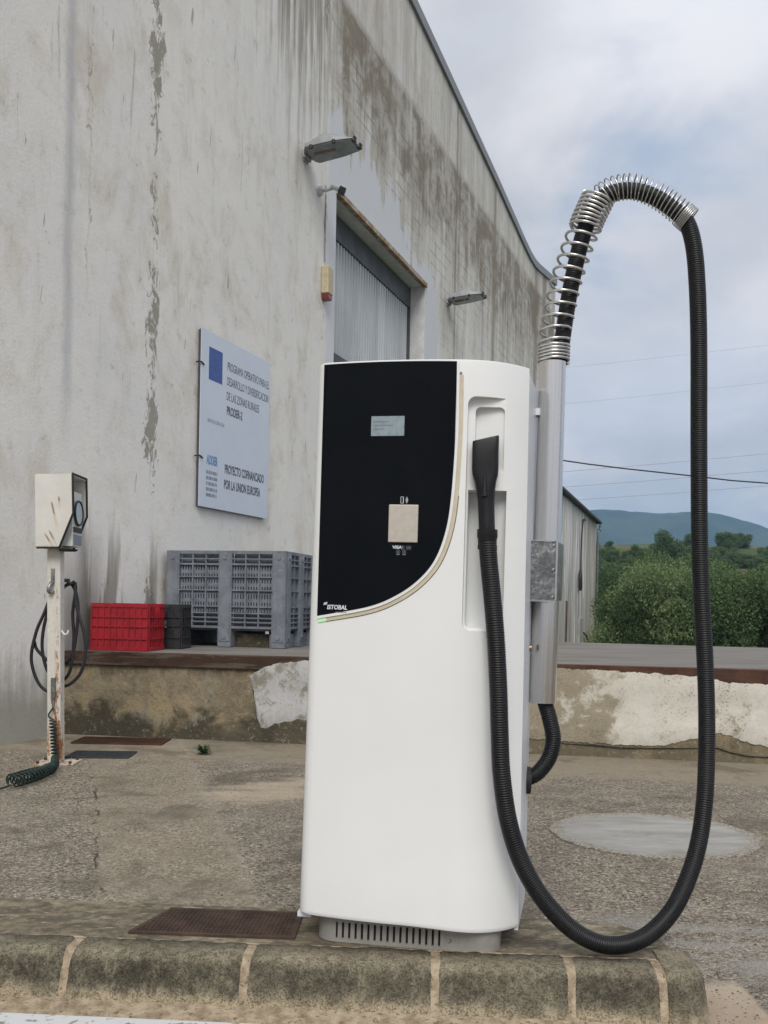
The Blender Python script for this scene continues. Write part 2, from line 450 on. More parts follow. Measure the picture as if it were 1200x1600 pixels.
def f_yard(N):
    v = N.co()
    x, y, z = N.sep(v)
    big = N.noise(v, .8, 5, .6)
    mid = N.noise(v, 4.0, 6, .65, .3)
    st = N.vor(v, 150, out='Color')
    st2 = N.vor(v, 85, out='Color')
    sv = N.sep(st)[0]
    sv2 = N.sep(st2)[1]
    dist = N.vor(v, 150)
    fine = N.noise(v, 260, 3, .7)
    agg = N.ramp(N.m('ADD', N.m('MULTIPLY', sv, .6), N.m('MULTIPLY', sv2, .4)), [(0.0, (.045, .037, .029)), (.26, (.14, .117, .09)), (.52, (.285, .245, .19)), (.8, (.46, .405, .32)), (1.0, (.68, .62, .52))])
    smooth = N.mix(N.ss(mid, .3, .7), (.22, .185, .132), (.315, .27, .198))
    smooth = N.mix(N.m('MULTIPLY', N.ss(fine, .45, .7), .35), smooth, (.44, .40, .33))
    # lines between the pours
    wob = N.m('MULTIPLY', N.m('SUBTRACT', N.noise(v, 3.5, 4, .6), .5), .14)
    def line(x0, y0, x1, y1):
        k = (x1 - x0) / (y1 - y0)
        return N.m('ADD', N.m('SUBTRACT', N.m('SUBTRACT', x, x0), N.m('MULTIPLY', N.m('SUBTRACT', y, y0), k)), wob)
    la = line(-1.70, 5.67, -1.02, 3.50)
    lb = line(-1.19, 6.20, -.42, 3.50)
    strip = N.m('MULTIPLY', N.ss(la, -.03, .03), N.ss(lb, -.06, .02, 1.0, 0.0))
    back = N.ss(N.m('ADD', y, N.m('ADD', wob, N.m('MULTIPLY', x, .17))), 6.05, 6.3)
    sm = N.m('MAXIMUM', N.m('MULTIPLY', strip, N.ss(mid, .25, .7, .72, .22)), N.m('MULTIPLY', back, .8))
    c = N.mix(sm, agg, smooth)
    # worn patches, sandy wash, dark damp
    c = N.mix(N.m('MULTIPLY', N.ss(big, .45, .68), .38), c, (.32, .285, .23))
    c = N.mix(N.m('MULTIPLY', N.ss(N.noise(v, 1.7, 5, .62, .5), .52, .66), .62), c, (.115, .096, .07))
    c = N.mix(N.m('MULTIPLY', N.ss(N.noise(v, 6.5, 7, .7, .6), .56, .66), .40), c, (.10, .085, .062))
    mossy = N.m('MULTIPLY', N.ss(N.noise(v, 2.4, 5, .6), .5, .68), N.ss(x, -.2, -1.4))
    c = N.mix(N.m('MULTIPLY', mossy, .5), c, (.12, .115, .075))
    right = N.ss(lb, .0, .08)
    c = N.mix(N.m('MULTIPLY', N.m('MULTIPLY', right, N.ss(mid, .40, .62)), .30), c, (.10, .085, .075))
    sx = N.m('DIVIDE', N.m('ADD', x, .58), .38)
    sy = N.m('DIVIDE', N.m('SUBTRACT', N.m('ADD', y, N.m('MULTIPLY', x, -.25)), 5.52), .36)
    sand = N.ss(N.m('ADD', N.m('ADD', N.m('MULTIPLY', sx, sx), N.m('MULTIPLY', sy, sy)), N.m('MULTIPLY', N.m('SUBTRACT', N.noise(N.mul(v, (1, 3, 1)), 3.2, 4), .5), 3.4)), .0, 1.5, 1.0, 0.0)
    c = N.mix(N.m('MULTIPLY', sand, .72), c, (.40, .335, .245))
    # beige mortar apron beside the kerb end, and along its foot
    ap = N.m('MULTIPLY', N.band(N.m('ADD', x, N.m('MULTIPLY', wob, .25)), .60, 1.03, .012), N.band(N.m('ADD', y, wob), 1.2, 2.74, .03))
    ap = N.m('MAXIMUM', ap, N.ss(N.m('ADD', y, N.m('ADD', N.m('MULTIPLY', x, .10), N.m('MULTIPLY', wob, .2))), 2.435, 2.445, 0.0, 1.0) if False else ap)
    apc = N.mix(N.ss(mid, .3, .7), (.33, .255, .185), (.43, .355, .27))
    apc = N.mix(N.m('MULTIPLY', N.ss(sv, .93, .97), .8), apc, (.09, .07, .055))
    c = N.mix(N.m('MULTIPLY', ap, .95), c, apc)
    # cement wash behind the apron
    ws = N.m('MULTIPLY', N.band(x, .75, 2.6, .2), N.band(y, 2.75, 3.35, .12))
    c = N.mix(N.m('MULTIPLY', ws, N.ss(N.noise(N.mul(v, (1, 2, 1)), 3, 5, .65), .42, .62, 0, .75)), c, (.36, .345, .31))
    # cracks
    ck = N.m('MULTIPLY', N.ss(N.m('ABSOLUTE', N.m('ADD', la, N.m('MULTIPLY', N.m('SUBTRACT', fine, .5), .02))), .0, .009, 1.0, 0.0), N.m('MULTIPLY', N.band(y, 3.5, 5.7, .05), N.ss(N.noise(v, 5, 4), .44, .56)))
    c = N.mix(N.m('MULTIPLY', ck, .75), c, (.04, .033, .028))
    ck2 = N.m('MULTIPLY', N.ss(N.m('ABSOLUTE', N.m('SUBTRACT', lb, -.03)), .004, .03, 1.0, 0.0), N.ss(N.noise(v, 14, 3), .40, .55))
    c = N.mix(N.m('MULTIPLY', ck2, .5), c, (.36, .32, .27))
    rough_h = N.m('MULTIPLY', N.m('SUBTRACT', 1.0, N.m('MULTIPLY', sm, .8)), N.m('SUBTRACT', 1.0, N.m('MULTIPLY', N.m('MAXIMUM', ap, sand), .8)))
    hgt = N.m('SUBTRACT', N.m('ADD', N.m('MULTIPLY', N.m('MULTIPLY', dist, -60.0), N.m('MULTIPLY', rough_h, .016)), N.m('MULTIPLY', fine, .18)), N.m('MULTIPLY', ck, 1.5))
    N.put(N.b.inputs['Normal'], N.bump(hgt, .8, .012))
    return c
M_yard = material('exposed_aggregate_concrete', f_yard, .9, 0, .25)

def f_patch(N):
    v = N.co()
    n = N.noise(N.mul(v, (1, 3, 1)), 3, 6, .65, .4)
    f = N.noise(v, 160, 3, .7)
    c = N.mix(N.ss(n, .3, .7), (.25, .243, .222), (.36, .352, .33))
    c = N.mix(N.m('MULTIPLY', N.ss(f, .55, .8), .3), c, (.18, .17, .15))
    c = N.mix(N.m('MULTIPLY', N.ss(N.noise(v, 2.2, 6, .65, .6), .5, .64), .45), c, (.20, .185, .16))
    x, y, z = N.sep(v)
    ex = N.m('DIVIDE', N.m('SUBTRACT', x, 1.285), .475)
    ey = N.m('DIVIDE', N.m('SUBTRACT', y, 4.50), .44)
    rr = N.m('SQRT', N.m('ADD', N.m('MULTIPLY', ex, ex), N.m('MULTIPLY', ey, ey)))
    rim = N.ss(N.m('ADD', rr, N.m('MULTIPLY', N.m('SUBTRACT', N.noise(v, 9, 6, .7), .5), .45)), .80, 1.0)
    stn = N.sep(N.vor(v, 140, out='Color'))[0]
    c = N.mix(N.m('MULTIPLY', rim, .8), c, N.ramp(stn, [(0, (.07, .06, .05)), (.5, (.22, .19, .15)), (1, (.46, .41, .33))]))
    c = N.mix(N.m('MULTIPLY', N.ss(N.vor(v, 16), .03, .06, 1.0, 0.0), .7), c, (.05, .045, .04))
    N.put(N.b.inputs['Normal'], N.bump(N.m('ADD', f, N.m('MULTIPLY', n, 2)), .4, .004))
    return c
M_patch = material('grey_cement', f_patch, .85, 0, .3)

def f_kerb(N):
    v = N.co('Generated')
    p = N.node('ShaderNodeNewGeometry').outputs['Position']
    oi = N.node('ShaderNodeObjectInfo').outputs['Random']
    x, y, z = N.sep(p)
    n = N.noise(p, 6, 6, .65, .4)
    sn = N.noise(N.mul(p, (22, 22, 2.5)), 1, 5, .65)
    f = N.noise(p, 120, 4, .7)
    base = N.mix(N.ss(n, .3, .7), (.27, .235, .165), (.38, .335, .24))
    base = N.mix(N.m('MULTIPLY', N.ss(z, .02, .055, 1.0, 0.0), .75), base, (.44, .36, .24))
    # black-green algae, runs downward in streaks from the arris
    top = N.ss(N.m('ADD', z, N.m('ADD', N.m('MULTIPLY', N.m('SUBTRACT', sn, .5), .09), N.m('MULTIPLY', N.m('SUBTRACT', n, .5), .10))), .012, .062)
    topface = N.ss(N.m('ADD', z, N.m('MULTIPLY', N.m('SUBTRACT', n, .5), .03)), .100, .126, 1.0, .42)
    alg = N.m('MULTIPLY', N.m('MULTIPLY', top, topface), N.m('ADD', .78, N.m('MULTIPLY', oi, .2)))
    alg = N.m('MULTIPLY', alg, N.ss(N.noise(N.mul(p, (30, 30, 4)), 1, 5, .7), .30, .52, .55, 1.0))
    c = N.mix(alg, base, N.mix(N.ss(n, .35, .65), (.050, .046, .034), (.130, .118, .082)))
    c = N.mix(N.m('MULTIPLY', N.ss(f, .60, .75), .22), c, (.34, .32, .27))
    
    gr1 = N.noise(p, 210, 4, .75)
    gr2 = N.noise(p, 48, 6, .75, .3)
    pit = N.ss(N.m('ADD', N.m('MULTIPLY', gr1, .6), N.m('MULTIPLY', gr2, .4)), .36, .52)
    c = N.mix(N.m('MULTIPLY', N.m('SUBTRACT', 1.0, pit), .62), c, (.040, .037, .030))
    c = N.mix(N.m('MULTIPLY', N.ss(gr2, .56, .70), .40), c, (.34, .315, .25))
    N.put(N.b.inputs['Normal'], N.bump(N.m('ADD', N.m('ADD', f, N.m('MULTIPLY', pit, .6)), N.m('MULTIPLY', n, 1.5)), .8, .006))
    return c
M_kerb = material('mossy_kerb_concrete', f_kerb, .9, 0, .2)

def f_slab(N):
    p = N.node('ShaderNodeNewGeometry').outputs['Position']
    x, y, z = N.sep(p)
    n = N.noise(p, 3.2, 6, .66, .6)
    s = N.m('ADD', N.m('MULTIPLY', N.noise(N.mul(p, (1, 2, 1)), 7, 8, .76, .4), .6), N.m('MULTIPLY', N.noise(p, 30, 6, .75), .4))
    f = N.noise(p, 110, 4, .7)
    c = N.mix(N.ss(n, .3, .7), (.21, .175, .122), (.32, .272, .195))
    c = N.mix(N.m('MULTIPLY', N.ss(s, .41, .56), .82), c, (.075, .068, .052))
    c = N.mix(N.m('MULTIPLY', N.ss(N.noise(N.mul(p, (5, 20, 1)), 2.4, 4, .6), .60, .68), .7), c, (.44, .385, .30))
    c = N.mix(N.m('MULTIPLY', N.ss(f, .58, .78), .3), c, (.34, .31, .25))
    N.put(N.b.inputs['Normal'], N.bump(N.m('ADD', f, N.m('MULTIPLY', s, 1.5)), .6, .006))
    return c
M_slab = material('stained_island_concrete', f_slab, .92, 0, .2)

def f_mortar(N):
    p = N.node('ShaderNodeNewGeometry').outputs['Position']
    n = N.noise(p, 26, 5, .65)
    f = N.noise(p, 150, 3, .7)
    c = N.mix(N.ss(n, .35, .65), (.26, .205, .14), (.45, .365, .265))
    c = N.mix(N.m('MULTIPLY', N.ss(N.noise(p, 60, 4, .6), .56, .66), .8), c, (.14, .11, .06))
    N.put(N.b.inputs['Normal'], N.bump(N.m('ADD', f, n), .8, .006))
    return c
M_mortar = material('sandy_mortar', f_mortar, .95, 0, .1)

def f_dockwall(N):
    v = N.co()
    u, d, z = N.sep(v)
    n = N.noise(v, 2.6, 6, .65, .6)
    n2 = N.noise(v, 7.0, 6, .68, .5)
    f = N.noise(v, 90, 4, .7)
    sn = N.noise(N.mul(v, (9, 9, 1.6)), 1, 5, .65)
    c = N.mix(N.ss(n2, .3, .7), (.18, .152, .105), (.30, .25, .165))
    c = N.mix(N.m('MULTIPLY', N.ss(n, .50, .60), .65), c, (.37, .29, .175))
    c = N.mix(N.m('MULTIPLY', N.ss(N.noise(v, 3.3, 5, .6, .3), .55, .66), .6), c, (.26, .255, .225))
    e = N.m('ADD', z, N.m('ADD', N.m('MULTIPLY', N.m('SUBTRACT', n, .5), .75), N.m('MULTIPLY', N.m('SUBTRACT', n2, .5), .30)))
    dk = N.ss(u, 2.2, 3.2, 1.0, .30)
    c = N.mix(N.m('MULTIPLY', N.ss(e, .13, .28, .90, 0.0), dk), c, (.055, .050, .036))
    c = N.mix(N.m('MULTIPLY', N.ss(N.m('ADD', z, N.m('MULTIPLY', N.m('SUBTRACT', sn, .5), .3)), .46, .56), .75), c, (.10, .075, .05))
    rt = N.ss(N.m('ADD', u, N.m('MULTIPLY', N.m('SUBTRACT', n, .5), .8)), 1.0, 1.3)
    c = N.mix(N.m('MULTIPLY', N.m('MULTIPLY', rt, N.ss(n2, .38, .55)), .6), c, (.115, .10, .07))
    sp = N.noise(v, 34, 5, .75)
    c = N.mix(N.m('MULTIPLY', N.ss(sp, .56, .66), .55), c, (.36, .325, .26))
    c = N.mix(N.m('MULTIPLY', N.ss(sp, .44, .34), .55), c, (.075, .065, .045))
    N.put(N.b.inputs['Normal'], N.bump(N.m('ADD', f, N.m('MULTIPLY', n2, 3)), .7, .01))
    return c
M_dockwall = material('stained_dock_concrete', f_dockwall, .92, 0, .2)

def f_plaster(N):
    v = N.co()
    u, d, z = N.sep(v)
    n = N.noise(v, 3.4, 6, .66, .5)
    n2 = N.noise(v, 11, 6, .7, .4)
    f = N.noise(v, 80, 4, .72)
    left = N.ss(u, 1.9, 2.1, 1.0, 0.0)
    c = N.mix(N.ss(n2, .3, .7), (.58, .55, .485), (.70, .675, .615))
    c = N.mix(left, c, N.mix(N.ss(n2, .3, .7), (.43, .43, .43), (.55, .555, .565)))
    zone = N.band(u, 3.4, 4.06, .10)
    dirt = N.m('ADD', N.m('MULTIPLY', n, .55), N.m('MULTIPLY', n2, .45))
    thr = N.m('ADD', dirt, N.m('MULTIPLY', zone, .13))
    c = N.mix(N.m('MULTIPLY', N.ss(thr, .47, .58), .35), c, (.44, .40, .31))
    c = N.mix(N.m('MULTIPLY', N.ss(thr, .545, .63), .80), c, (.25, .21, .135))
    c = N.mix(N.m('MULTIPLY', N.ss(N.m('ADD', f, N.m('MULTIPLY', n, .55)), .86, .93), .7), c, (.16, .14, .105))
    c = N.mix(N.m('MULTIPLY', left, N.ss(N.m('ADD', n2, N.m('MULTIPLY', n, .5)), .70, .88)), c, (.27, .255, .215))
    N.put(N.b.inputs['Normal'], N.bump(N.m('ADD', f, N.m('MULTIPLY', n2, 1.5)), .5, .006))
    return c
M_plaster = material('flaking_whitewash', f_plaster, .9, 0, .2)

def f_rust(N):
    v = N.co()
    n = N.noise(v, 5, 6, .7, .4)
    f = N.noise(v, 60, 4, .7)
    c = N.mix(N.ss(n, .3, .7), (.045, .022, .016), (.10, .046, .028))
    c = N.mix(N.m('MULTIPLY', N.ss(f, .55, .75), .45), c, (.22, .10, .05))
    N.put(N.b.inputs['Normal'], N.bump(f, .5, .004))
    return c
M_rust = material('rusty_steel', f_rust, .8, 0, .3)
def f_beam(N):
    c = f_rust(N)
    v = N.co()
    u, d, z = N.sep(v)
    n = N.noise(N.mul(v, (2.2, 2, 16)), 1, 6, .7, .5)
    k = N.m('MULTIPLY', N.ss(n, .48, .58), N.ss(u, 1.9, 2.4, .85, .25))
    c = N.mix(N.m('MULTIPLY', N.ss(u, 2.0, 2.6, 1.0, 0.0), .55), c, (.030, .022, .018))
    return N.mix(k, c, (.10, .082, .062))
M_beam = material('patchy_rusted_beam', f_beam, .85, 0, .25)

def f_asphalt(N):
    p = N.node('ShaderNodeNewGeometry').outputs['Position']
    n = N.noise(N.mul(p, (.6, 2.5, 1)), 1.5, 6, .6, .3)
    f = N.noise(p, 130, 3, .7)
    c = N.mix(N.ss(n, .3, .7), (.145, .135, .125), (.225, .21, .19))
    c = N.mix(N.m('MULTIPLY', N.ss(f, .5, .75), .4), c, (.28, .265, .24))
    N.put(N.b.inputs['Normal'], N.bump(f, .5, .004))
    return c
M_asphalt = material('dock_surface_concrete', f_asphalt, .9, 0, .25)

def f_white(N):
    v = N.co()
    n = N.noise(v, 900, 2, .5)
    g = N.noise(v, 2.5, 4, .6)
    st = N.noise(N.mul(v, (14, 14, 1.2)), 1, 5, .65)
    c = N.mix(N.ss(g, .3, .7), (.745, .76, .757), (.78, .79, .785))
    c = N.mix(N.m('MULTIPLY', N.ss(st, .55, .75), .05), c, (.55, .52, .45))
    N.put(N.b.inputs['Normal'], N.bump(n, .06, .0006))
    return c
M_white = material('white_moulded_plastic', f_white, .34, 0, .45)
M_white2 = plain('white_side_panel', (.66, .69, .74), .32, 0, .5, .03, 6)
M_glass = plain('black_display_glass', (.0024, .0034, .0050), .06, 0, .12, .15, 5)
M_rim = plain('white_trim', (.78, .78, .77), .25, 0, .5, .02, 10)
M_cream = plain('cream_light_strip', (.56, .50, .37), .42, 0, .5, .06, 40)
M_dark = plain('black_gap', (.012, .012, .012), .7)
M_screen = plain('grey_lcd', (.25, .31, .34), .3, 0, .5, .10, 50)
M_reader = plain('beige_card_plate', (.50, .455, .40), .42, .15, .5, .06, 60)
M_print = plain('white_print', (.66, .68, .70), .5)
M_printg = plain('grey_print', (.18, .20, .22), .5)
M_grey = plain('grey_plinth_plastic', (.27, .26, .24), .5, 0, .4, .08, 25)

def f_led(N):
    N.put(N.b.inputs['Emission Color'], (.22, .9, .28))
    N.put(N.b.inputs['Emission Strength'], .22)
    return (.45, .62, .42)
M_led = material('green_status_light', f_led, .4)

def f_hose(N):
    v = N.co()
    n = N.noise(v, 14, 4, .6)
    N.put(N.b.inputs['Roughness'], N.ss(n, .3, .7, .36, .52))
    return N.mix(N.ss(n, .35, .7), (.0045, .005, .006), (.0095, .010, .012))
M_hose = material('black_corrugated_plastic', f_hose, .42, 0, .35)
M_nozzle = plain('black_nozzle_rubber', (.009, .0095, .011), .4, 0, .35, .25, 20)

def f_steel(N):
    v = N.co()
    b = N.noise(N.mul(v, (260, 260, 2)), 1, 3, .6)
    N.put(N.b.inputs['Roughness'], N.ss(b, .3, .7, .20, .28))
    N.put(N.b.inputs['Normal'], N.bump(b, .10, .0006))
    return N.mix(N.ss(b, .3, .7), (.66, .645, .62), (.74, .725, .70))
M_steel = material('brushed_steel_tube', f_steel, .26, 1.0)
for n_ in M_steel.node_tree.nodes:
    if n_.type == 'BSDF_PRINCIPLED':
        n_.inputs['Anisotropic'].default_value = .65
M_spring = plain('spring_steel', (.60, .59, .57), .3, 1.0, .5, .05, 30)

def f_galv(N):
    v = N.co()
    c = N.vor(v, 150, out='Color')
    a = N.sep(c)[0]
    n = N.noise(v, 17, 5, .6, .3)
    k = N.m('ADD', N.m('MULTIPLY', a, .22), N.m('MULTIPLY', n, .78))
    N.put(N.b.inputs['Roughness'], N.ss(k, .3, .7, .28, .50))
    return N.ramp(k, [(.38, (.17, .18, .18)), (.56, (.25, .26, .26)), (.72, (.46, .47, .46))])
M_galv = material('galvanised_steel', f_galv, .45, .85)

def f_post(N):
    v = N.co()
    x, y, z = N.sep(v)
    n = N.noise(N.mul(v, (30, 30, 5)), 1, 6, .7, .6)
    n2 = N.noise(v, 45, 5, .7)
    edge = N.ss(N.m('ABSOLUTE', N.m('SUBTRACT', x, .022)), .0, .03, 1.0, 0.0)
    low = N.ss(z, .9, .0, 0.0, .10)
    k = N.m('ADD', N.m('ADD', N.m('MULTIPLY', n, .55), N.m('MULTIPLY', n2, .35)), N.m('ADD', N.m('MULTIPLY', edge, .07), low))
    c = N.mix(N.ss(n2, .3, .7), (.55, .52, .46), (.64, .62, .57))
    c = N.mix(N.ss(k, .535, .60), c, (.34, .15, .06))
    c = N.mix(N.ss(k, .60, .66), c, (.13, .055, .025))
    return c
M_post = material('rust_streaked_white_paint', f_post, .6)

def f_cab(N):
    v = N.co()
    x, y, z = N.sep(v)
    c = N.mix(N.ss(N.noise(v, 6, 5, .6), .3, .7), (.60, .58, .53), (.67, .655, .615))
    # rust gashes with a run below each
    for gx, gz, ln, k in ((.018, 1.655, .075, .22), (.005, 1.475, .05, .5), (-.022, 1.455, .045, .6), (.063, 1.69, .03, .1)):
        dzv = N.m('SUBTRACT', gz, z)
        o_ = N.m('ABSOLUTE', N.m('SUBTRACT', N.m('SUBTRACT', x, gx), N.m('MULTIPLY', dzv, k)))
        mk = N.m('MULTIPLY', N.ss(o_, .002, .009, 1.0, 0.0), N.band(dzv, .0, ln, .012))
        c = N.mix(N.m('MULTIPLY', mk, .85), c, (.20, .11, .06))
        mk2 = N.m('MULTIPLY', N.ss(o_, .002, .012, 1.0, 0.0), N.band(dzv, ln * .6, ln * 2.0, .03))
        c = N.mix(N.m('MULTIPLY', mk2, .35), c, (.42, .27, .15))
    bt = N.ss(N.m('ADD', z, N.m('MULTIPLY', N.m('SUBTRACT', N.noise(v, 30, 4), .5), .03)), 1.365, 1.39, 1.0, 0.0)
    c = N.mix(N.m('MULTIPLY', bt, .8), c, (.26, .14, .07))
    return c
M_cab = material('scratched_white_enamel', f_cab, .45)
M_cabin = plain('cabinet_inner_white', (.60, .61, .58), .5)
M_trim = plain('black_rubber_trim', (.012, .011, .012), .55)
M_dial = plain('pale_dial', (.42, .50, .54), .25)
M_black = plain('black_plastic', (.016, .016, .018), .5)
M_cord = plain('dark_green_cord', (.007, .022, .017), .5, 0, .4, .3, 40)
M_rubber = plain('black_rubber_hose', (.014, .012, .016), .55)
M_red = plain('red_crate_plastic', (.30, .010, .018), .5, 0, .4, .14, 9)
M_blackcrate = plain('black_crate_plastic', (.026, .026, .028), .5, 0, .45, .3, 12)

def f_bin(N):
    v = N.co()
    n = N.noise(v, 7, 6, .68, .4)
    sn = N.noise(N.mul(v, (16, 16, 2.4)), 1, 5, .65)
    c = N.mix(N.ss(n, .3, .7), (.125, .14, .165), (.215, .235, .265))
    c = N.mix(N.m('MULTIPLY', N.ss(sn, .52, .68), .5), c, (.12, .12, .125))
    c = N.mix(N.m('MULTIPLY', N.ss(N.noise(v, 22, 5, .7), .58, .70), .4), c, (.42, .43, .44))
    return c
M_bin = material('faded_grey_bin_plastic', f_bin, .7, 0, .3)
M_sign = plain('pale_blue_sign_sheet', (.555, .615, .70), .38, 0, .5, .03, 3)
M_signback = plain('dark_sign_edge', (.07, .07, .075), .6)
M_flag = plain('flag_blue', (.028, .075, .30), .45)
M_star = plain('faded_star_yellow', (.13, .15, .20), .5)
M_ink = plain('faded_black_ink', (.055, .06, .08), .55)
M_inkgrey = plain('faded_grey_ink', (.20, .23, .285), .55)
M_inkblue = plain('faded_blue_ink', (.13, .25, .47), .5)
M_flash = plain('zinc_roof_flashing', (.20, .205, .215), .5, .3, .5, .15, 1.2)
M_lamp = plain('lamp_grey_housing', (.30, .31, .32), .5, .2, .5, .08, 8)

def f_lampglass(N):
    v = N.co()
    n = N.noise(v, 9, 4, .6)
    return N.mix(N.ss(n, .3, .7), (.15, .175, .165), (.22, .245, .235))
M_lampglass = material('dusty_lamp_glass', f_lampglass, .22, 0, .5)
M_copper = plain('rusty_lamp_tube', (.19, .12, .085), .6)
M_alarm = plain('yellowed_alarm_plastic', (.46, .40, .26), .5, 0, .4, .12, 20)
M_redlens = plain('dull_red_lens', (.20, .04, .035), .35)
def f_pane(N):
    v = N.co()
    u, d, z = N.sep(v)
    n = N.noise(N.mul(v, (3, 1, .5)), 1, 5, .6)
    c = N.mix(N.ss(n, .3, .7), (.40, .43, .455), (.50, .525, .55))
    c = N.mix(N.m('MULTIPLY', N.band(u, 8.35, 8.62, .03), .6), c, (.60, .62, .65))
    return c
M_pane = material('translucent_ribbed_sheet', f_pane, .5, 0, .4)
M_frame = plain('dark_window_frame', (.085, .09, .095), .6, 0, .4, .35, 3)
def f_lintel(N):
    v = N.co()
    n = N.noise(v, 5, 6, .7, .4)
    c = N.mix(N.ss(n, .38, .58), (.46, .41, .34), (.30, .19, .115))
    return N.mix(N.m('MULTIPLY', N.ss(N.noise(v, 16, 5, .7), .58, .66), .7), c, (.12, .06, .035))
M_lintel = material('rusting_lintel_angle', f_lintel, .85, 0, .2)
M_reveal = plain('painted_reveal', (.60, .60, .60), .85, 0, .2, .12, 5)

def f_shed(N):
    v = N.co()
    u, d, z = N.sep(v)
    sn = N.noise(N.mul(v, (2.6, 1, .20)), 1, 6, .65, .3)
    sf = N.noise(N.mul(v, (8, 1, .35)), 1, 5, .65)
    c = N.mix(N.ss(sn, .38, .62), (.48, .465, .43), (.80, .79, .76))
    c = N.mix(N.m('MULTIPLY', N.ss(sf, .50, .60), .62), c, (.24, .22, .18))
    c = N.mix(N.m('MULTIPLY', N.ss(u, 28.6, 29.6), .55), c, (.28, .255, .185))
    return c
M_shed = material('streaked_shed_wall', f_shed, .9, 0, .2)

def f_terrain(N):
    p = N.node('ShaderNodeNewGeometry').outputs['Position']
    n = N.noise(p, .12, 6, .65, .4)
    n2 = N.noise(p, 1.2, 5, .65)
    c = N.mix(N.ss(n, .45, .62), (.05, .085, .028), (.15, .12, .055))
    c = N.mix(N.m('MULTIPLY', N.ss(n2, .45, .65), .5), c, (.045, .055, .022))
    return c
M_terrain = material('scrub_and_earth', f_terrain, .95, 0, .1)

def f_mountain(N):
    p = N.node('ShaderNodeNewGeometry').outputs['Position']
    n = N.noise(p, .012, 7, .68, .4)
    n2 = N.noise(p, .10, 4, .7)
    c = N.mix(N.ss(n, .38, .62), (.016, .030, .018), (.05, .066, .036))
    c = N.mix(N.m('MULTIPLY', N.ss(n2, .5, .7), .6), c, (.014, .024, .013))
    return c
M_mountain = material('pine_covered_mountain', f_mountain, .95, 0, .1)

def leafmat(name, a, b, cc):
    def f(N):
        oi = N.node('ShaderNodeObjectInfo').outputs['Random']
        p = N.node('ShaderNodeNewGeometry').outputs['Position']
        rp = N.node('ShaderNodeNewGeometry').outputs['Random Per Island']
        n = N.noise(p, .9, 4, .6)
        c = N.mix(N.ss(n, .35, .65), a, b)
        c = N.mix(N.m('MULTIPLY', rp, .75), c, cc)
        c = N.mix(N.m('MULTIPLY', oi, .30), c, a)
        tr = N.node('ShaderNodeBsdfTranslucent', {'Color': c})
        mx = N.node('ShaderNodeMixShader', {0: .35})
        N.t.links.new(N.b.outputs[0], mx.inputs[1])
        N.t.links.new(tr.outputs[0], mx.inputs[2])
        N.t.links.new(mx.outputs[0], N.out.inputs[0])
        return c
    return material(name, f, .6, 0, .3)
M_leaf_willow = leafmat('grey_green_leaves', (.095, .165, .055), (.18, .25, .10), (.28, .335, .175))
M_leaf_dark = leafmat('dark_green_leaves', (.050, .10, .036), (.10, .165, .062), (.145, .205, .085))
M_leaf_pine = leafmat('pine_green_leaves', (.062, .115, .036), (.11, .17, .062), (.15, .21, .09))
M_bark = plain('brown_bark', (.075, .055, .04), .9, 0, .2, .3, 12)
M_weed = leafmat('fresh_weed_leaves', (.014, .04, .012), (.025, .065, .018), (.04, .09, .026))
M_cable = plain('black_cable', (.02, .02, .022), .6)
M_wire = plain('grey_overhead_wire', (.28, .29, .31), .6)
def f_paint(N):
    p = N.node('ShaderNodeNewGeometry').outputs['Position']
    n = N.noise(p, 24, 5, .7)
    return N.mix(N.ss(n, .56, .64), (.58, .59, .60), (.20, .19, .17))
M_paint = material('worn_white_road_paint', f_paint, .7)
def f_pebble(N):
    rp = N.node('ShaderNodeNewGeometry').outputs['Random Per Island']
    return N.ramp(rp, [(0, (.05, .04, .035)), (.4, (.14, .11, .085)), (.75, (.26, .23, .19)), (1, (.42, .39, .34))])
M_pebble = material('loose_grit', f_pebble, .9)
def f_grate(N):
    v = N.co()
    n = N.noise(v, 9, 5, .7)
    return N.mix(N.ss(n, .35, .65), (.034, .019, .013), (.078, .046, .031))
M_grate = material('rusted_grating', f_grate, .75)
M_plate = plain('dark_iron_plate', (.032, .036, .040), .6, .2, .4, .3, 14)

# ------------------------------------------------------------------ ground
yard = MB()
yard.add([(-30, -30, 0), (40, -30, 0), (40, 2.0, 0), (-30, 9.0, 0)], [])
g = MB()
g.add([(-30, -30, 0), (40, -30, 0), (40, 1.3, 0), (-2.2, 8.2, 0), (-30, 12.8, 0)], [(0, 1, 2, 3, 4)])
tag(g.build('yard', M_yard), kind='structure')

# the land behind the dock: a shelf, then a rising scrubby hill
t = MB()
xs = [-200 + 8 * i for i in range(76)]
ys = [3.0, 9.0] + [12 + 4 * i for i in range(60)]
def land(x, y):
    if y < 12: return -.42
    h = -.38
    h += 8.6 * max(0, min(1, (y - 44) / 70)) ** 1.15
    h += max(0, min(1, (y - 40) / 30)) * .7 * fbm(x * .05, y * .05)
    if y > 120: h -= (y - 120) * .05
    return h
vs = [(x, y, land(x, y)) for y in ys for x in xs]
nx = len(xs)
fs = [(j * nx + i, j * nx + i + 1, (j + 1) * nx + i + 1, (j + 1) * nx + i) for j in range(len(ys) - 1) for i in range(nx - 1) if not (ys[j] < 9 and False)]
t.add(vs, fs, True)
tag(t.build('hillside', M_terrain), kind='structure')

far = MB()
far.add([(-4000, 200, -6), (4000, 200, -6), (4000, 4500, -6), (-4000, 4500, -6)], [(0, 1, 2, 3)])
tag(far.build('plain', M_terrain), kind='structure')

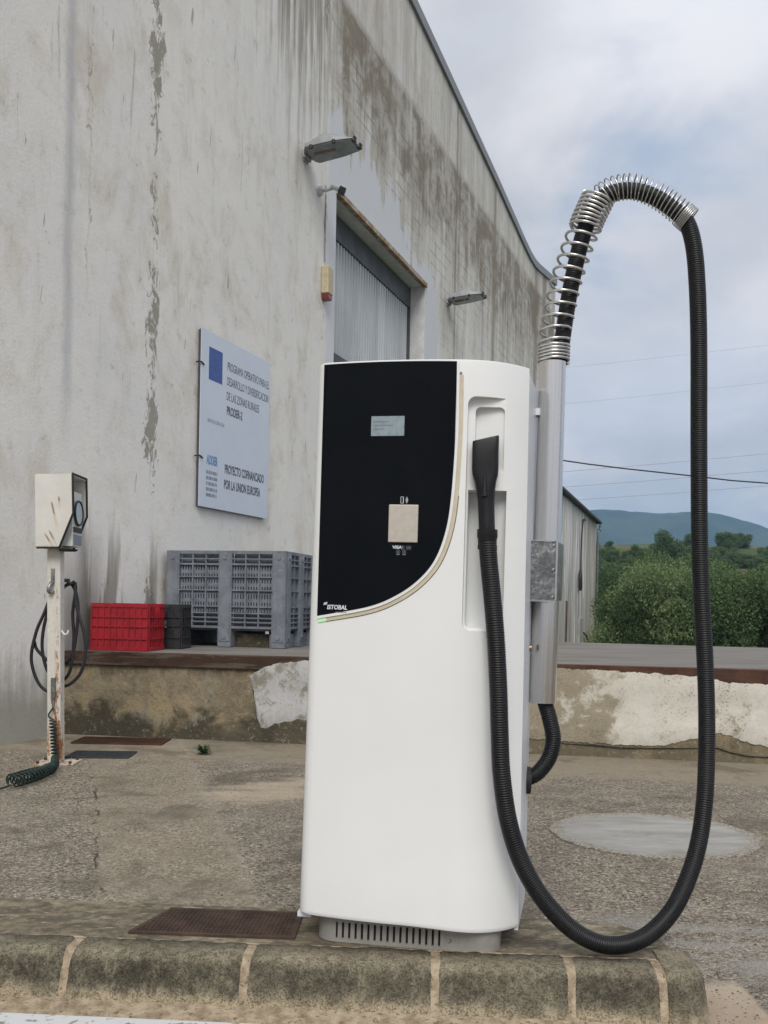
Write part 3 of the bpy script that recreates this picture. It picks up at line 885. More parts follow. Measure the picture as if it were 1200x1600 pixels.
# ridge on the horizon
mt = MB()
sil = [(-500, 55), (-200, 80), (40, 98), (140, 108), (215, 116), (253, 119.2), (270, 121.4), (298, 120.1), (319, 118.8), (341, 117.6), (363, 118.6), (379, 120), (406, 119.6), (425, 116.7), (441, 111.8), (460, 107), (478, 99), (520, 86), (600, 66), (760, 50), (1000, 40)]
mx = [-520 + 7 * i for i in range(200)]
prof = [(-330, -.06), (-250, .13), (-170, .40), (-95, .72), (-40, .93), (0, 1.0), (60, .90), (160, .55), (300, -.05)]
vs = []
for (dy_, k) in prof:
    for x in mx:
        h = interp(sil, x) * k
        h += (1.3 * fbm(x * .09, dy_ * .05, 2, 5) if k >= .93 else 7 * fbm(x * .014, dy_ * .014, 5, 5) * (1 if k > 0 else 0))
        vs.append((x, 1200 + dy_, h))
nx = len(mx)
mt.add(vs, [(j * nx + i, j * nx + i + 1, (j + 1) * nx + i + 1, (j + 1) * nx + i) for j in range(len(prof) - 1) for i in range(nx - 1)], True)
tag(mt.build('mountain', M_mountain), kind='structure')

# cement disc let into the yard
p = MB()
ring = []
for i in range(72):
    a = 2 * math.pi * i / 72
    k = 1 + .04 * fbm(math.cos(a) * 3, math.sin(a) * 3, 1) + rnd.uniform(-.012, .012)
    ring.append((1.285 + .475 * k * math.cos(a), 4.50 + .44 * k * math.sin(a)))
p.add([(1.30, 4.50, .006)] + [(x, y, .006) for x, y in ring] + [(x, y, -.01) for x, y in ring],
      [(0, 1 + i, 1 + (i + 1) % 72) for i in range(72)] + [(1 + i, 73 + i, 73 + (i + 1) % 72, 1 + (i + 1) % 72) for i in range(72)])
tag(p.build('cement_patch', M_patch), 'pale grey round cement patch set in the yard behind the hose loop', kind='structure')

# ------------------------------------------------------------------ raised island with kerb stones
# front line from (-1.03,2.61) to (.75,2.505)
KD = Vector((.9982, -.0600, 0))
KN = Vector((-.0600 * -1, .9982, 0))
K0 = Vector((0, 2.545, 0))
isl = bpy.data.objects.new('kerb_island', None)
COL.objects.link(isl)
tag(isl, kind='structure')
isl.location = K0
isl.rotation_euler = (0, 0, math.atan2(-.06, .9982))
# local: x along the kerb, y away from the camera
kprof = [(-.084, .0), (-.081, .010), (-.068, .045), (-.052, .088), (-.049, .098), (-.043, .110), (-.033, .1195), (-.019, .1265), (-.002, .1296), (.055, .131), (.055, 0)]
joints = [-3.0, -2.28, -1.82, -1.32, -.825, -.345, .153, .505, .735]
for a, b in zip(joints, joints[1:]):
    m_ = MB()
    nseg = max(2, int((b - a) / .012))
    g_ = .0085 + .002 * rnd.random()
    x0, x1 = a + g_, b - g_
    vs, n = [], len(kprof)
    for i in range(nseg + 1):
        x = x0 + (x1 - x0) * i / nseg
        end = .006 if i in (0, nseg) else 0
        for (yy, zz) in kprof:
            w_ = .003 * fbm(x * 9, yy * 30, a) + .0022 * fbm(x * 45, yy * 60, a + 3)
            if -.05 < yy < .0: w_ -= .006 * max(0, fbm(x * 20, 3, a) - .25)
            vs.append((x, yy + w_ + end * .6, max(0, zz - end + w_ * .6)))
    fs = [(i * n + k, (i + 1) * n + k, (i + 1) * n + (k + 1) % n, i * n + (k + 1) % n) for i in range(nseg) for k in range(n)]
    m_.add(vs, fs, True)
    m_.add(vs, [tuple(range(n)), tuple(range(nseg * n, nseg * n + n))[::-1]])
    m_.build('kerb_stone', M_kerb, isl)
    mo = MB()
    jp = [(yy + .004, max(0, zz - .004)) for yy, zz in kprof]
    mo.prism(jp, 'x', b - g_ - .004, b + g_ + .004)
    if b < .74:
        mo.build('mortar_joint', M_mortar, isl)
# the mitred end stone turning the corner
end = MB()
rings = []
def endplan(yf, x1, r, back):
    out = [(.747, back), (.747, yf)]
    for k in range(11):
        a_ = R(-90 + 90 * k / 10)
        out.append((x1 - r + r * math.cos(a_), yf + r + r * math.sin(a_)))
    return out + [(x1, back)]
for (yy, zz), ex, rr in zip(kprof[:9], (.012, .011, .009, .004, .003, .0, -.006, -.014, -.026), (.09, .09, .088, .08, .078, .074, .068, .06, .05)):
    rings.append([(x_ , y_, zz) for x_, y_ in endplan(yy if yy < .05 else .02, .853 + ex, rr, .140 - max(0, zz - .115) * .6)])
n = len(rings[0])
vs = [pp for s_ in rings for pp in s_]
end.add(vs, [(i * n + k, i * n + (k + 1) % n, (i + 1) * n + (k + 1) % n, (i + 1) * n + k) for i in range(len(rings) - 1) for k in range(n)], True)
end.add(vs, [tuple(range((len(rings) - 1) * n, len(rings) * n))])
end.build('kerb_stone', M_kerb, isl)
# slab between the stones and the yard
sb = MB()
outl = [(-3.0, .057), (.752, .057), (.752, .142), (.80, .145), (.80, .20), (.775, .27), (.70, .345), (.52, .375), (-3.0, .40)]
bmv = []
sb.prism(outl, 'z', 0.0, .126)
slab = sb.build('island_slab', M_slab, isl, bev=.008)
jt = MB()
vs = []
for i in range(161):
    x = -3.0 + 3.74 * i / 160
    e = .004 * fbm(x * 23, 5, 1)
    vs += [(x, .052 + e, .1285), (x, .058 + e, .1312), (x, .068 + e * 1.6 + .004 * fbm(x * 9, 2, 2), .1268)]
jt.add(vs, [(i * 3 + k, i * 3 + k + 1, (i + 1) * 3 + k + 1, (i + 1) * 3 + k)[::-1] for i in range(160) for k in range(2)], True)
jt.build('bedding_joint', M_mortar, isl)
# rough mortar toe along the kerb foot
toe = MB()
vs = []
nt = 120
for i in range(nt + 1):
    x = -3.0 + 3.80 * i / nt
    e = .006 * fbm(x * 7, 3, 1) + .004 * fbm(x * 31, 1, 1)
    vs += [(x, -.074, .016 + e), (x, -.112 + e, .009), (x, -.148 + e * .6, .001)]
toe.add(vs, [(i * 3 + k, i * 3 + k + 1, (i + 1) * 3 + k + 1, (i + 1) * 3 + k) for i in range(nt) for k in range(2)], True)
toe.build('mortar_toe', M_mortar, isl)

# worn white line on the road at the lower left
ln = MB()
Mi = Matrix.Translation(K0) @ Matrix.Rotation(math.atan2(-.06, .9982), 4, 'Z')
ln.add([Mi @ Vector(q) for q in ((-3, -.30, .004), (2.5, -.30, .004), (2.5, -.152, .004), (-3, -.152, .004))], [(0, 1, 2, 3)])
tag(ln.build('road_marking', M_paint), kind='structure')

# grating in the island
gr = thing('drain_grate', 'large rusty brown mesh grate set in the island top beside the machine', 'drain grate', (-.70, 2.69, .126), (0, 0, R(-3.2)))
b = MB()
GX, GY = .47, .222
sk = .06 / .222
for x0, x1, y0, y1 in ((0, GX, 0, .012), (0, GX, GY - .012, GY)):
    b.prism([(x0 + sk * y0, y0), (x1 + sk * y0 * -.1, y0), (x1 + sk * y1 * -.1, y1), (x0 + sk * y1, y1)], 'z', 0, .007)
b.prism([(0, .012), (.014, .012), (.014 + .058, GY - .012), (.058, GY - .012)], 'z', 0, .007)
b.prism([(GX - .014, .012), (GX, .012), (GX - .006, GY - .012), (GX - .02, GY - .012)], 'z', 0, .007)
b.build('grate_frame', M_grate, gr)
b = MB()
k = 0
while True:
    x = .010 + k * .0125
    if x > GX - .01: break
    y1 = GY - .010
    b.box(x, x + .004, .010 + max(0, 0), y1, .0005, .0055) if x > .07 else b.box(x, x + .004, .010, max(.012, (x - .005) / sk), .0005, .0055)
    k += 1
for j in range(13):
    y = .018 + j * .0152
    b.box(sk * y + .008, GX - .012, y, y + .004, .001, .0062)
tag(b.build('grate_bars', M_grate, gr), kind='stuff')
b = MB()
b.add([(.004, .004, .0004), (GX - .004, .004, .0004), (GX - .012, GY - .004, .0004), (.058, GY - .004, .0004)], [(0, 1, 2, 3)])
b.build('pit', plain('pit_shade', (.03, .02, .016), .95), gr)  # flat dark sheet, colour stands in for the shade below the bars

# two plates by the dock
gr = thing('drain_grate', 'rusty brown slotted drain cover at the foot of the dock wall', 'drain grate', (-2.25, 6.95, 0), (0, 0, R(-1)))
b = MB(); b.box(0, .66, 0, .012, .001, .012); b.box(0, .66, .288, .30, .001, .012); b.box(0, .012, .012, .288, .001, .012); b.box(.648, .66, .012, .288, .001, .012)
b.build('grate_frame', M_rust, gr)
b = MB()
for i in range(25):
    b.box(.022 + i * .025, .022 + i * .025 + .014, .012, .288, .001, .009)
tag(b.build('grate_bars', M_rust, gr), kind='stuff')
gr = thing('drain_grate', 'dark iron drain cover just right of the rusty post foot', 'drain grate', (-2.09, 6.33, 0), (0, 0, R(2)))
b = MB(); b.box(0, .42, 0, .27, .001, .010)
b.build('cover_plate', M_plate, gr, bev=.003)
b = MB()
for i in range(13):
    for j in range(8):
        b.box(.02 + i * .03, .038 + i * .03, .02 + j * .03, .028 + j * .03, .0095, .012)
tag(b.build('tread_lugs', M_plate, gr), kind='stuff')

# weed in the joint
wd = thing('weed', 'small green weed growing from the concrete near the dock', 'weed', (-1.22, 6.58, 0))
wd.scale = (.72, .72, .8)
def blade(mb, base, dir_, L, w_, droop):
    a = Vector(base); d_ = Vector(dir_).normalized(); s_ = d_.cross(Vector((0, 0, 1)))
    if s_.length < .1: s_ = Vector((1, 0, 0))
    s_.normalize()
    p1 = a + d_ * L * .5; p2 = a + d_ * L - Vector((0, 0, droop * L))
    mb.add([a - s_ * w_ * .2, a + s_ * w_ * .2, p1 + s_ * w_, p1 - s_ * w_, p2], [(0, 1, 2, 3), (3, 2, 4)])
b = MB()
for i in range(90):
    a = rnd.uniform(0, 6.28); e = rnd.uniform(.15, 1.3)
    r_ = rnd.uniform(0, .05)
    blade(b, (math.cos(a) * r_, math.sin(a) * r_, .002 + rnd.uniform(0, .05)), (math.cos(a), math.sin(a), e), rnd.uniform(.03, .075), rnd.uniform(.007, .014), rnd.uniform(0, .4))
b.build('leaves', M_weed, wd)
b = MB()
for i in range(6):
    a = i * 1.05
    b.cyl((0, 0, 0), (math.cos(a) * .05, math.sin(a) * .05, .05), .0025, .001, 5)
b.build('stems', M_weed, wd)

# ------------------------------------------------------------------ loading dock
DANG = math.atan2(-.161, .987)
dock = thing('loading_dock', 'low concrete loading dock with rusty edge beam and flaking whitewash', 'loading dock', (-2.35, 7.41, 0), (0, 0, DANG))
b = MB()
# local x along the front, y away; the far edge comes nearer towards the right
b.prism([(-.22, .02), (14, .02), (14, 3.3), (4.4, 4.28), (.6, 4.75), (.55, 4.6)], 'z', -.5, .64)
b.build('platform', M_asphalt, dock)
b = MB()
nz, nxx = 10, 160
vs = []
for j in range(nz + 1):
    for i in range(nxx + 1):
        x = -.24 + 14.2 * i / nxx
        zz = -.02 + .575 * j / nz
        vs.append((x, .0 + .010 * fbm(x * 2.2, zz * 4, 3) + .01, zz))
b.add(vs, [(j * (nxx + 1) + i, j * (nxx + 1) + i + 1, (j + 1) * (nxx + 1) + i + 1, (j + 1) * (nxx + 1) + i) for j in range(nz) for i in range(nxx)], True)
b.build('retaining_wall', M_dockwall, dock)
b = MB()
b.prism([(-.018, .548), (-.006, .546), (-.006, .60), (.05, .634), (.05, .648), (-.018, .646)], 'x', -.22, 14)
b.build('edge_beam', M_beam, dock, bev=.003)
# whitewash coat: ragged sheet 12 mm thick with its own worn outline
topz = [(1.38, .50), (1.42, .525), (1.50, .57), (1.56, .592), (1.65, .60), (1.80, .625), (2.4, .62), (3.6, .622), (4.03, .612), (4.3, .602), (4.555, .592), (4.70, .578), (4.79, .552), (5.06, .553), (6, .55), (14, .55)]
botz = [(1.38, .48), (1.40, .38), (1.435, .19), (1.46, .115), (1.50, .10), (1.58, .149), (1.77, .18), (2.2, .15), (2.8, .13), (3.66, .106), (3.91, .094), (4.22, .093), (4.40, .10), (4.48, .128), (4.56, .152), (4.73, .199), (4.82, .19), (4.90, .152), (5.07, .115), (5.4, .14), (6, .1), (14, .12)]
b = MB()
vs = []
xs_ = []
x = 1.38
while x < 9:
    xs_.append(x); x += .012 if x < 6 else .06
nv = 9
for x in xs_:
    tz = interp(topz, x) + .010 * fbm(x * 14, 1, 1) + .004 * fbm(x * 60, 2, 1)
    bz = interp(botz, x) + .012 * fbm(x * 11, 7, 1) + .006 * fbm(x * 50, 4, 1)
    if tz < bz + .01: tz = bz + .01
    for k in range(nv):
        zz = bz + (tz - bz) * k / (nv - 1)
        yb = (.0045 if x < 2 else -.002) + .010 * fbm(x * 2.2, zz * 4, 3)
        edge = k in (0, nv - 1)
        if k == 0:
            yy_ = yb + .006
        elif k == nv - 1:
            yy_ = yb + .004
        else:
            yy_ = yb - .006 - .013 * max(0, min(1, (zz - .40) / .10)) - .003 * fbm(x * 9, zz * 9, 2)
        if zz > .49 and k > 0:          # laps over the foot of the steel beam
            yy_ = min(yy_, -.0190 if k == nv - 1 else -.0215)
        vs.append((x + (.010 * fbm(zz * 20, 3, 3) if x < 1.5 else 0), yy_, zz))
b.add(vs, [(i * nv + k, (i + 1) * nv + k, (i + 1) * nv + k + 1, i * nv + k + 1) for i in range(len(xs_) - 1) for k in range(nv - 1)], True)
b.build('whitewash_coat', M_plaster, dock)
# hairline crack running under the whitewash
b = MB()
pts = [(3.55, .145), (3.62, .10), (3.70, .085), (3.9, .082), (4.1, .072), (4.3, .078), (4.55, .088), (4.66, .092), (4.74, .098), (4.83, .07), (4.95, .05), (5.05, .048), (5.2, .06)]
for (x0, z0), (x1, z1) in zip(pts, pts[1:]):
    b.prism([(x0, z0 - .0014), (x1, z1 - .0008), (x1, z1 + .0008), (x0, z0 + .0014)], 'y', -.001, .02)
b.build('crack', M_dark, dock)

# ------------------------------------------------------------------ warehouse
WANG = math.atan2(1, .36)
wh = thing('warehouse', 'tall weathered white warehouse with stained plaster gable wall', 'building', (-2.73, 6.69, 0), (0, 0, WANG))
# local x = along the wall, -y = outside, z up
roofp = [(-10, 11.85), (-4, 11.43), (2, 11.0), (8.892, 10.51), (10.9, 10.376), (14.62, 10.11), (17.4, 9.86), (18.3, 9.80), (18.9, 9.81), (19.4, 9.87), (21.2, 10.17), (22.04, 10.31)]
WO = (5.985, 9.80, 4.10, 6.30)         # window opening
b = MB()
def wallquad(mb, x0, x1, z0, z1f):
    pass
cuts = sorted(set([p_[0] for p_ in roofp] + [WO[0], WO[1]]))
tz = lambda x: interp(roofp, x)
faces = []
for x0, x1 in zip(cuts, cuts[1:]):
    spans = [(0.0, 0.0, WO[2], WO[2]), (WO[3], WO[3], None, None)] if (x0 >= WO[0] - 1e-6 and x1 <= WO[1] + 1e-6) else [(0.0, 0.0, None, None)]
    for (a0, a1, b0, b1) in spans:
        b0 = tz(x0) if b0 is None else b0
        b1 = tz(x1) if b1 is None else b1
        b.add([(x0, 0, a0 - .5 if a0 == 0 else a0), (x1, 0, a1 - .5 if a1 == 0 else a1), (x1, 0, b1), (x0, 0, b0)], [(0, 1, 2, 3)])
# far end return
b.add([(22.04, 0, -.5), (22.04, .33, -.5), (22.04, .33, 10.31), (22.04, 0, 10.31)], [(0, 1, 2, 3)])
b.build('wall', M_wall, wh)
b = MB()
rp = [(x, z - .03) for x, z in roofp]
b.prism([(-10, -.5)] + rp + [(22.03, -.5)], 'y', .34, 16)
# the set-back body must not close the window recess flush: its front face is the back of the recess
b.build('body', M_reveal, wh)
# reveal of the window recess
b = MB()
x0, x1, z0, z1 = WO
b.add([(x0, 0, z0), (x1, 0, z0), (x1, .338, z0), (x0, .338, z0), (x0, 0, z1), (x1, 0, z1), (x1, .338, z1), (x0, .338, z1)],
      [(0, 1, 2, 3), (4, 7, 6, 5), (0, 3, 7, 4), (1, 5, 6, 2)])
b.build('window_reveal', M_reveal, wh)
win = MB()
win.box(x0 + .003, x1 - .003, .25, .325, z1 - .34, z1 - .02)
win.box(x0 + .003, x0 + .05, .25, .325, z0 + .292, z1 - .345)
win.box(x1 - .05, x1 - .003, .25, .325, z0 + .292, z1 - .345)
win.box(x0 + .003, x1 - .003, .20, .325, z0 + .003, z0 + .29)
wf = win.build('window_frame', M_frame, wh)
b = MB()
pitch = .105
prof_ = []
x = x0 + .052
k = 0
while x < x1 - .15:
    prof_ += [(x, .312), (x + .020, .312), (x + .034, .270), (x + .072, .270), (x + .086, .312)]
    x += pitch
prof_ += [(x1 - .052, .300)]
vs = []
for (px, py) in prof_:
    vs += [(px, py, z0 + .292), (px, py, z1 - .345)]
b.add(vs, [(2 * i, 2 * i + 2, 2 * i + 3, 2 * i + 1) for i in range(len(prof_) - 1)])
b.build('ribbed_pane', M_pane, wf)
b = MB()
b.prism([(-.030, z1 - .010), (-.030, z1 + .055), (-.002, z1 + .07), (-.002, z1 + .003), (.045, z1 + .003), (.045, z1 - .010)], 'x', x0 - .02, x1 + .03)
b.build('lintel', M_lintel, wh)
# zinc flashing along the verge, in lengths
b = MB()
seg_ = list(zip(roofp, roofp[1:]))
for (xa, za), (xb, zb) in seg_:
    vs = [(xa, -.05, za - .13), (xb, -.05, zb - .13), (xb, -.05, zb + .05), (xa, -.05, za + .05), (xa, .5, za + .05), (xb, .5, zb + .05), (xa, .0, za - .13), (xb, .0, zb - .13)]
    b.add(vs, [(0, 1, 2, 3), (3, 2, 5, 4), (6, 7, 1, 0)])
b.build('roof_flashing', M_flash, wh)
# ------------------------------------------------------------------ annex shed beyond
sh = thing('annex_shed', 'low streaky white shed standing beyond the dock behind the steel pole', 'building', (-2.73, 6.69, 0), (0, 0, WANG))
b = MB()
ux = [22.10, 23.4, 24.7, 26.0, 27.0, 27.9, 28.9, 30.0, 31.1, 32.05]
for i, (a, c_) in enumerate(zip(ux, ux[1:])):
    pb = MB()
    za, zb = 4.44 - (a - 24.3) * .030, 4.44 - (c_ - 24.3) * .030
    off = .02 + .012 * (i % 2)
    vs = [(a + .012, off, -.5), (c_ - .012, off, -.5), (c_ - .012, off, zb), (a + .012, off, za), (a + .012, .16, -.5), (c_ - .012, .16, -.5), (c_ - .012, .16, zb), (a + .012, .16, za)]
    pb.add(vs, [(0, 1, 2, 3), (5, 4, 7, 6), (4, 0, 3, 7), (1, 5, 6, 2), (3, 2, 6, 7)])
    pb.build('wall_panel', M_shed, sh)
b = MB()
b.prism([(.17, -.5), (9, -.5), (9, 4.0), (.17, 4.15)], 'x', 22.10, 32.05)
b.build('body', M_shed, sh)
b = MB()
za, zb = 4.44 + 2.2 * .03, 4.44 - 8.2 * .03
vs = [(22.06, -.16, za + .02), (32.35, -.16, zb + .02), (32.35, 9.2, zb - .1), (22.06, 9.2, za - .1)]
vs += [(x_, y_, z_ + .07) for x_, y_, z_ in vs]
b.add(vs, [(3, 2, 1, 0), (4, 5, 6, 7), (0, 1, 5, 4), (1, 2, 6, 5), (2, 3, 7, 6), (3, 0, 4, 7)])
b.build('roof', plain('dark_shed_roof', (.06, .06, .065), .7), sh)
b = MB()
b.sweep(spline([(32.22, -.10, zb - .02), (32.20, -.10, zb - .25), (32.09, -.04, zb - .4), (32.09, -.04, 1.5), (32.09, -.04, -.4)], .12), .045, 8)
b.build('downpipe', M_galv, sh)
b = MB()
b.sweep(spline([(28.7, -.03, 4.05), (28.1, -.04, 4.0), (27.86, -.04, 3.6), (27.72, -.04, 2.9), (27.62, -.05, 2.2)], .1), .03, 6)
b.sweep(spline([(27.62, -.05, 2.25), (27.40, -.06, 2.0), (27.50, -.07, 1.6), (27.72, -.06, 1.75), (27.62, -.05, 2.2), (27.48, -.07, 1.85), (27.66, -.06, 1.68)], .06), .045, 6)
b.build('hanging_cable', M_cable, sh)
b = MB()
b.box(24.95, 25.25, .0, .03, -.45, 1.2)
b.build('door', plain('brown_shed_door', (.16, .11, .09), .8, 0, .2, .3, 3), sh)
b = MB()
b.box(27.75, 28.62, -.03, .02, -.45, .62)
b.build('hatch', plain('pale_hatch', (.42, .41, .37), .8, 0, .2, .2, 3), sh, bev=.01)
b = MB()
b.sweep(spline([(28.55, -.06, .10), (29.3, -.06, -.05), (30.1, -.06, -.45)], .15), .04, 6)
b.build('drain_hose', M_cable, sh)

# ------------------------------------------------------------------ information board on the warehouse wall
sg = thing('information_board', 'pale blue printed information board hanging on the warehouse wall', 'sign', (-2.73, 6.69, 0), (0, 0, WANG))
SX0, SX1, SZ0, SZ1 = 2.654, 4.10, 1.955, 3.66
b = MB(); b.box(SX0, SX1, -.046, -.040, SZ0, SZ1); b.build('board', M_sign, sg)
b = MB()
for x in (SX0 + .02, (SX0 + SX1) / 2, SX1 - .06):
    b.box(x, x + .035, -.0395, -.002, SZ0 + .01, SZ1 - .01)
b.box(SX0 + .004, SX1 - .004, -.0395, -.03, SZ0 + .004, SZ0 + .03)
b.box(SX0 + .004, SX1 - .004, -.0395, -.03, SZ1 - .03, SZ1 - .004)
b.build('backing_frame', M_signback, sg)
for zz in (SZ1 - .34, SZ0 + .47):
    b = MB(); b.sweep(spline([(SX0 - .05, -.02, zz), (SX0 - .01, -.052, zz + .01), (SX0 + .045, -.052, zz - .005), (SX0 + .055, -.046, zz)], .01), .007, 6)
    b.build('wire_tie', M_black, sg)
yF = -.0475
b = MB(); b.box(2.80, 3.06, -.0478, -.0462, 3.20, 3.515); fl = b.build('flag_emblem', M_flag, sg)
b = MB()
for i in range(12):
    a = 2 * math.pi * i / 12
    cx_, cz_ = 2.93 + .082 * math.sin(a), 3.357 + .098 * math.cos(a)
    st = [(cx_ + (.015 if k % 2 == 0 else .006) * math.sin(k * math.pi / 5), cz_ + (.015 if k % 2 == 0 else .006) * math.cos(k * math.pi / 5)) for k in range(10)]
    b.prism(st, 'y', -.0484, -.0479)
tag(b.build('star_ring', M_star, fl), kind='stuff')
def sign_text(txt, x, z, h, mat, x1=None, bold=0.0):
    size = h / .70
    o = text_mesh('lettering', txt, size, mat, sg, Matrix.Translation((x, yF + .0008, z)) @ FACE, .0003, bold=bold)
    if x1 is not None:
        xs2 = [v_.co.x for v_ in o.data.vertices]
        w_ = max(xs2) - min(xs2)
        k_ = (x1 - x) / w_
        for v_ in o.data.vertices:
            v_.co.x = x + (v_.co.x - min(xs2)) * k_
    return o
sign_text('PROGRAMA OPERATIVO PARA EL', 3.165, 3.405, .085, M_ink, 4.085)
sign_text('DESARROLLO Y DIVERSIFICACION', 3.160, 3.255, .085, M_ink, 4.075)
sign_text('DE LAS ZONAS RURALES', 3.158, 3.105, .085, M_ink, 3.86)
sign_text('PRODER-2', 3.165, 2.960, .085, M_ink, 3.49, .003)
sign_text('GRUP DE ACCION LOCAL', 2.79, 2.800, .036, M_inkgrey, 3.12)
sign_text('ADDER', 2.785, 2.415, .085, M_inkblue, 3.0, .005)
sign_text('PROYECTO COFINANCIADO', 3.145, 2.370, .088, M_ink, 4.00, .003)
sign_text('POR LA UNION EUROPEA', 3.135, 2.215, .088, M_ink, 3.92, .003)
b = MB()
for r_ in range(5):
    x = 2.785
    zc = 2.298 - r_ * .055
    while x < 2.985:
        w_ = rnd.uniform(.006, .013)
        b.prism([(x, zc - .016), (x + w_, zc - .016), (x + w_, zc + .016), (x, zc + .016)], 'y', -.0472, -.0467)
        x += w_ + rnd.choice((.004, .004, .005, .012))
tag(b.build('fine_print', M_inkgrey, sg), kind='stuff')

# ------------------------------------------------------------------ floodlights, camera, alarm
def floodlight(label, u, z):
    fl = thing('floodlight', label, 'floodlight', group='floodlights on the warehouse wall')
    Mw = Matrix.Translation((-2.73, 6.69, 0)) @ Matrix.Rotation(WANG, 4, 'Z') @ Matrix.Translation((u, 0, z)) @ Matrix.Rotation(R(-90), 4, 'Z') @ Matrix.Rotation(R(-5), 4, 'Y')
    fl.matrix_world = Mw
    # local +x = out from the wall, y = along the wall, z up
    W_ = .21
    b = MB()
    sec = [(.035, .10, .05), (.10, W_, .09), (.30, W_, .15), (.44, W_ * .95, .12), (.62, W_ * .80, .035), (.67, W_ * .74, .02)]
    vs = []
    for (x, hw, h) in sec:
        vs += [(x, -hw, 0), (x, hw, 0), (x, hw * .96, h * .55), (x, hw * .62, h), (x, -hw * .62, h), (x, -hw * .96, h * .55)]
    n = 6
    b.add(vs, [(i * n + k, i * n + (k + 1) % n, (i + 1) * n + (k + 1) % n, (i + 1) * n + k) for i in range(len(sec) - 1) for k in range(n)])
    b.add(vs, [tuple(range(n))[::-1], tuple(range((len(sec) - 1) * n, len(sec) * n))])
    b.build('housing', M_lamp, fl, bev=.008)
    b = MB()
    b.prism([(.07, -.15), (.11, -.20), (.44, -.19), (.645, -.145), (.645, .145), (.44, .19), (.11, .20), (.07, .15)], 'z', -.012, -.002)
    gl = b.build('glass_cover', M_lampglass, fl, bev=.003)
    b = MB(); b.cyl((.14, -.03, -.013), (.32, -.03, -.013), .018, n=12); b.cyl((.34, -.03, -.012), (.40, -.03, -.012), .022, n=12)
    b.build('lamp_tube', M_copper, gl)
    b = MB(); b.box(.0, .02, -.06, .06, -.07, .07); b.box(.02, .05, -.035, .035, -.02, .05)
    b.cyl((.03, -.08, -.02), (.03, .08, -.02), .022, n=12)
    b.build('wall_bracket', M_lamp, fl, bev=.006)
    for (x, y) in ((.67, -.09), (.67, .09)):
        b = MB(); b.box(x - .02, x + .022, y - .018, y + .018, -.02, .035); b.cyl((x + .012, y - .025, .03), (x + .012, y + .025, .03), .014, n=10)
        b.build('clip', M_black, fl)
    for (x, y) in ((.17, -.2), (.45, -.19)):
        b = MB(); b.cyl((x, y, -.028), (x, y, .012), .022, n=12)
        b.build('foot_knob', M_black, fl)
    return fl
floodlight('grey wall floodlight above the security camera, nearer of the two', 5.0, 6.33)
floodlight('grey wall floodlight right of the ribbed window, farther of the two', 11.12, 6.43)

def on_wall(u, z, out=0.0):
    return Matrix.Translation((-2.73, 6.69, 0)) @ Matrix.Rotation(WANG, 4, 'Z') @ Matrix.Translation((u, -out, z))
cc = thing('security_camera', 'small white wall camera with black lens end beside the ribbed window', 'security camera')
cc.matrix_world = on_wall(5.42, 6.10)
b = MB(); b.cyl((0, 0, 0), (0, -.05, 0), .07, .055, 18); b.build('base', plain('camera_white', (.52, .54, .54), .5), cc)
b = MB(); b.sweep(spline([(0, -.05, 0), (.01, -.11, .0), (.03, -.15, .02), (.05, -.16, .03)], .01), .02, 10); b.build('arm', bpy.data.materials['camera_white'], cc)
b = MB(); b.cyl((.01, -.16, .04), (.05, -.26, .0), .028, n=16); b.build('barrel', bpy.data.materials['camera_white'], cc)
b = MB(); b.box(-.042, .042, -.042, .042, -.042, .042, Matrix.Translation((.06, -.285, -.015)) @ Matrix.Rotation(R(25), 4, 'Z') @ Matrix.Rotation(R(22), 4, 'X')); b.build('lens_hood', M_black, cc, bev=.008)

al = thing('alarm_box', 'yellowed alarm sounder box with red base on the wall left of the window', 'alarm box')
al.matrix_world = on_wall(5.62, 4.86)
b = MB(); b.prism([(-.08, .02), (.08, .02), (.085, .36), (-.085, .36)], 'y', -.10, -.002); b.build('cover', M_alarm, al, bev=.012)
b = MB(); b.prism([(-.055, -.05), (.055, -.05), (.08, .017), (-.08, .017)], 'y', -.095, -.004); b.build('strobe_lens', M_redlens, al, bev=.01)

# conduit down the wall between lamp and camera
b = MB(); b.cyl((5.62, -.012, 6.25), (5.62, -.012, 5.3), .008, n=8)
cdt = b.build('wall_cable', M_galv)
cdt.location = (-2.73, 6.69, 0); cdt.rotation_euler = (0, 0, WANG)
tag(cdt, 'thin grey cable running down the wall beneath the nearer floodlight', 'cable')

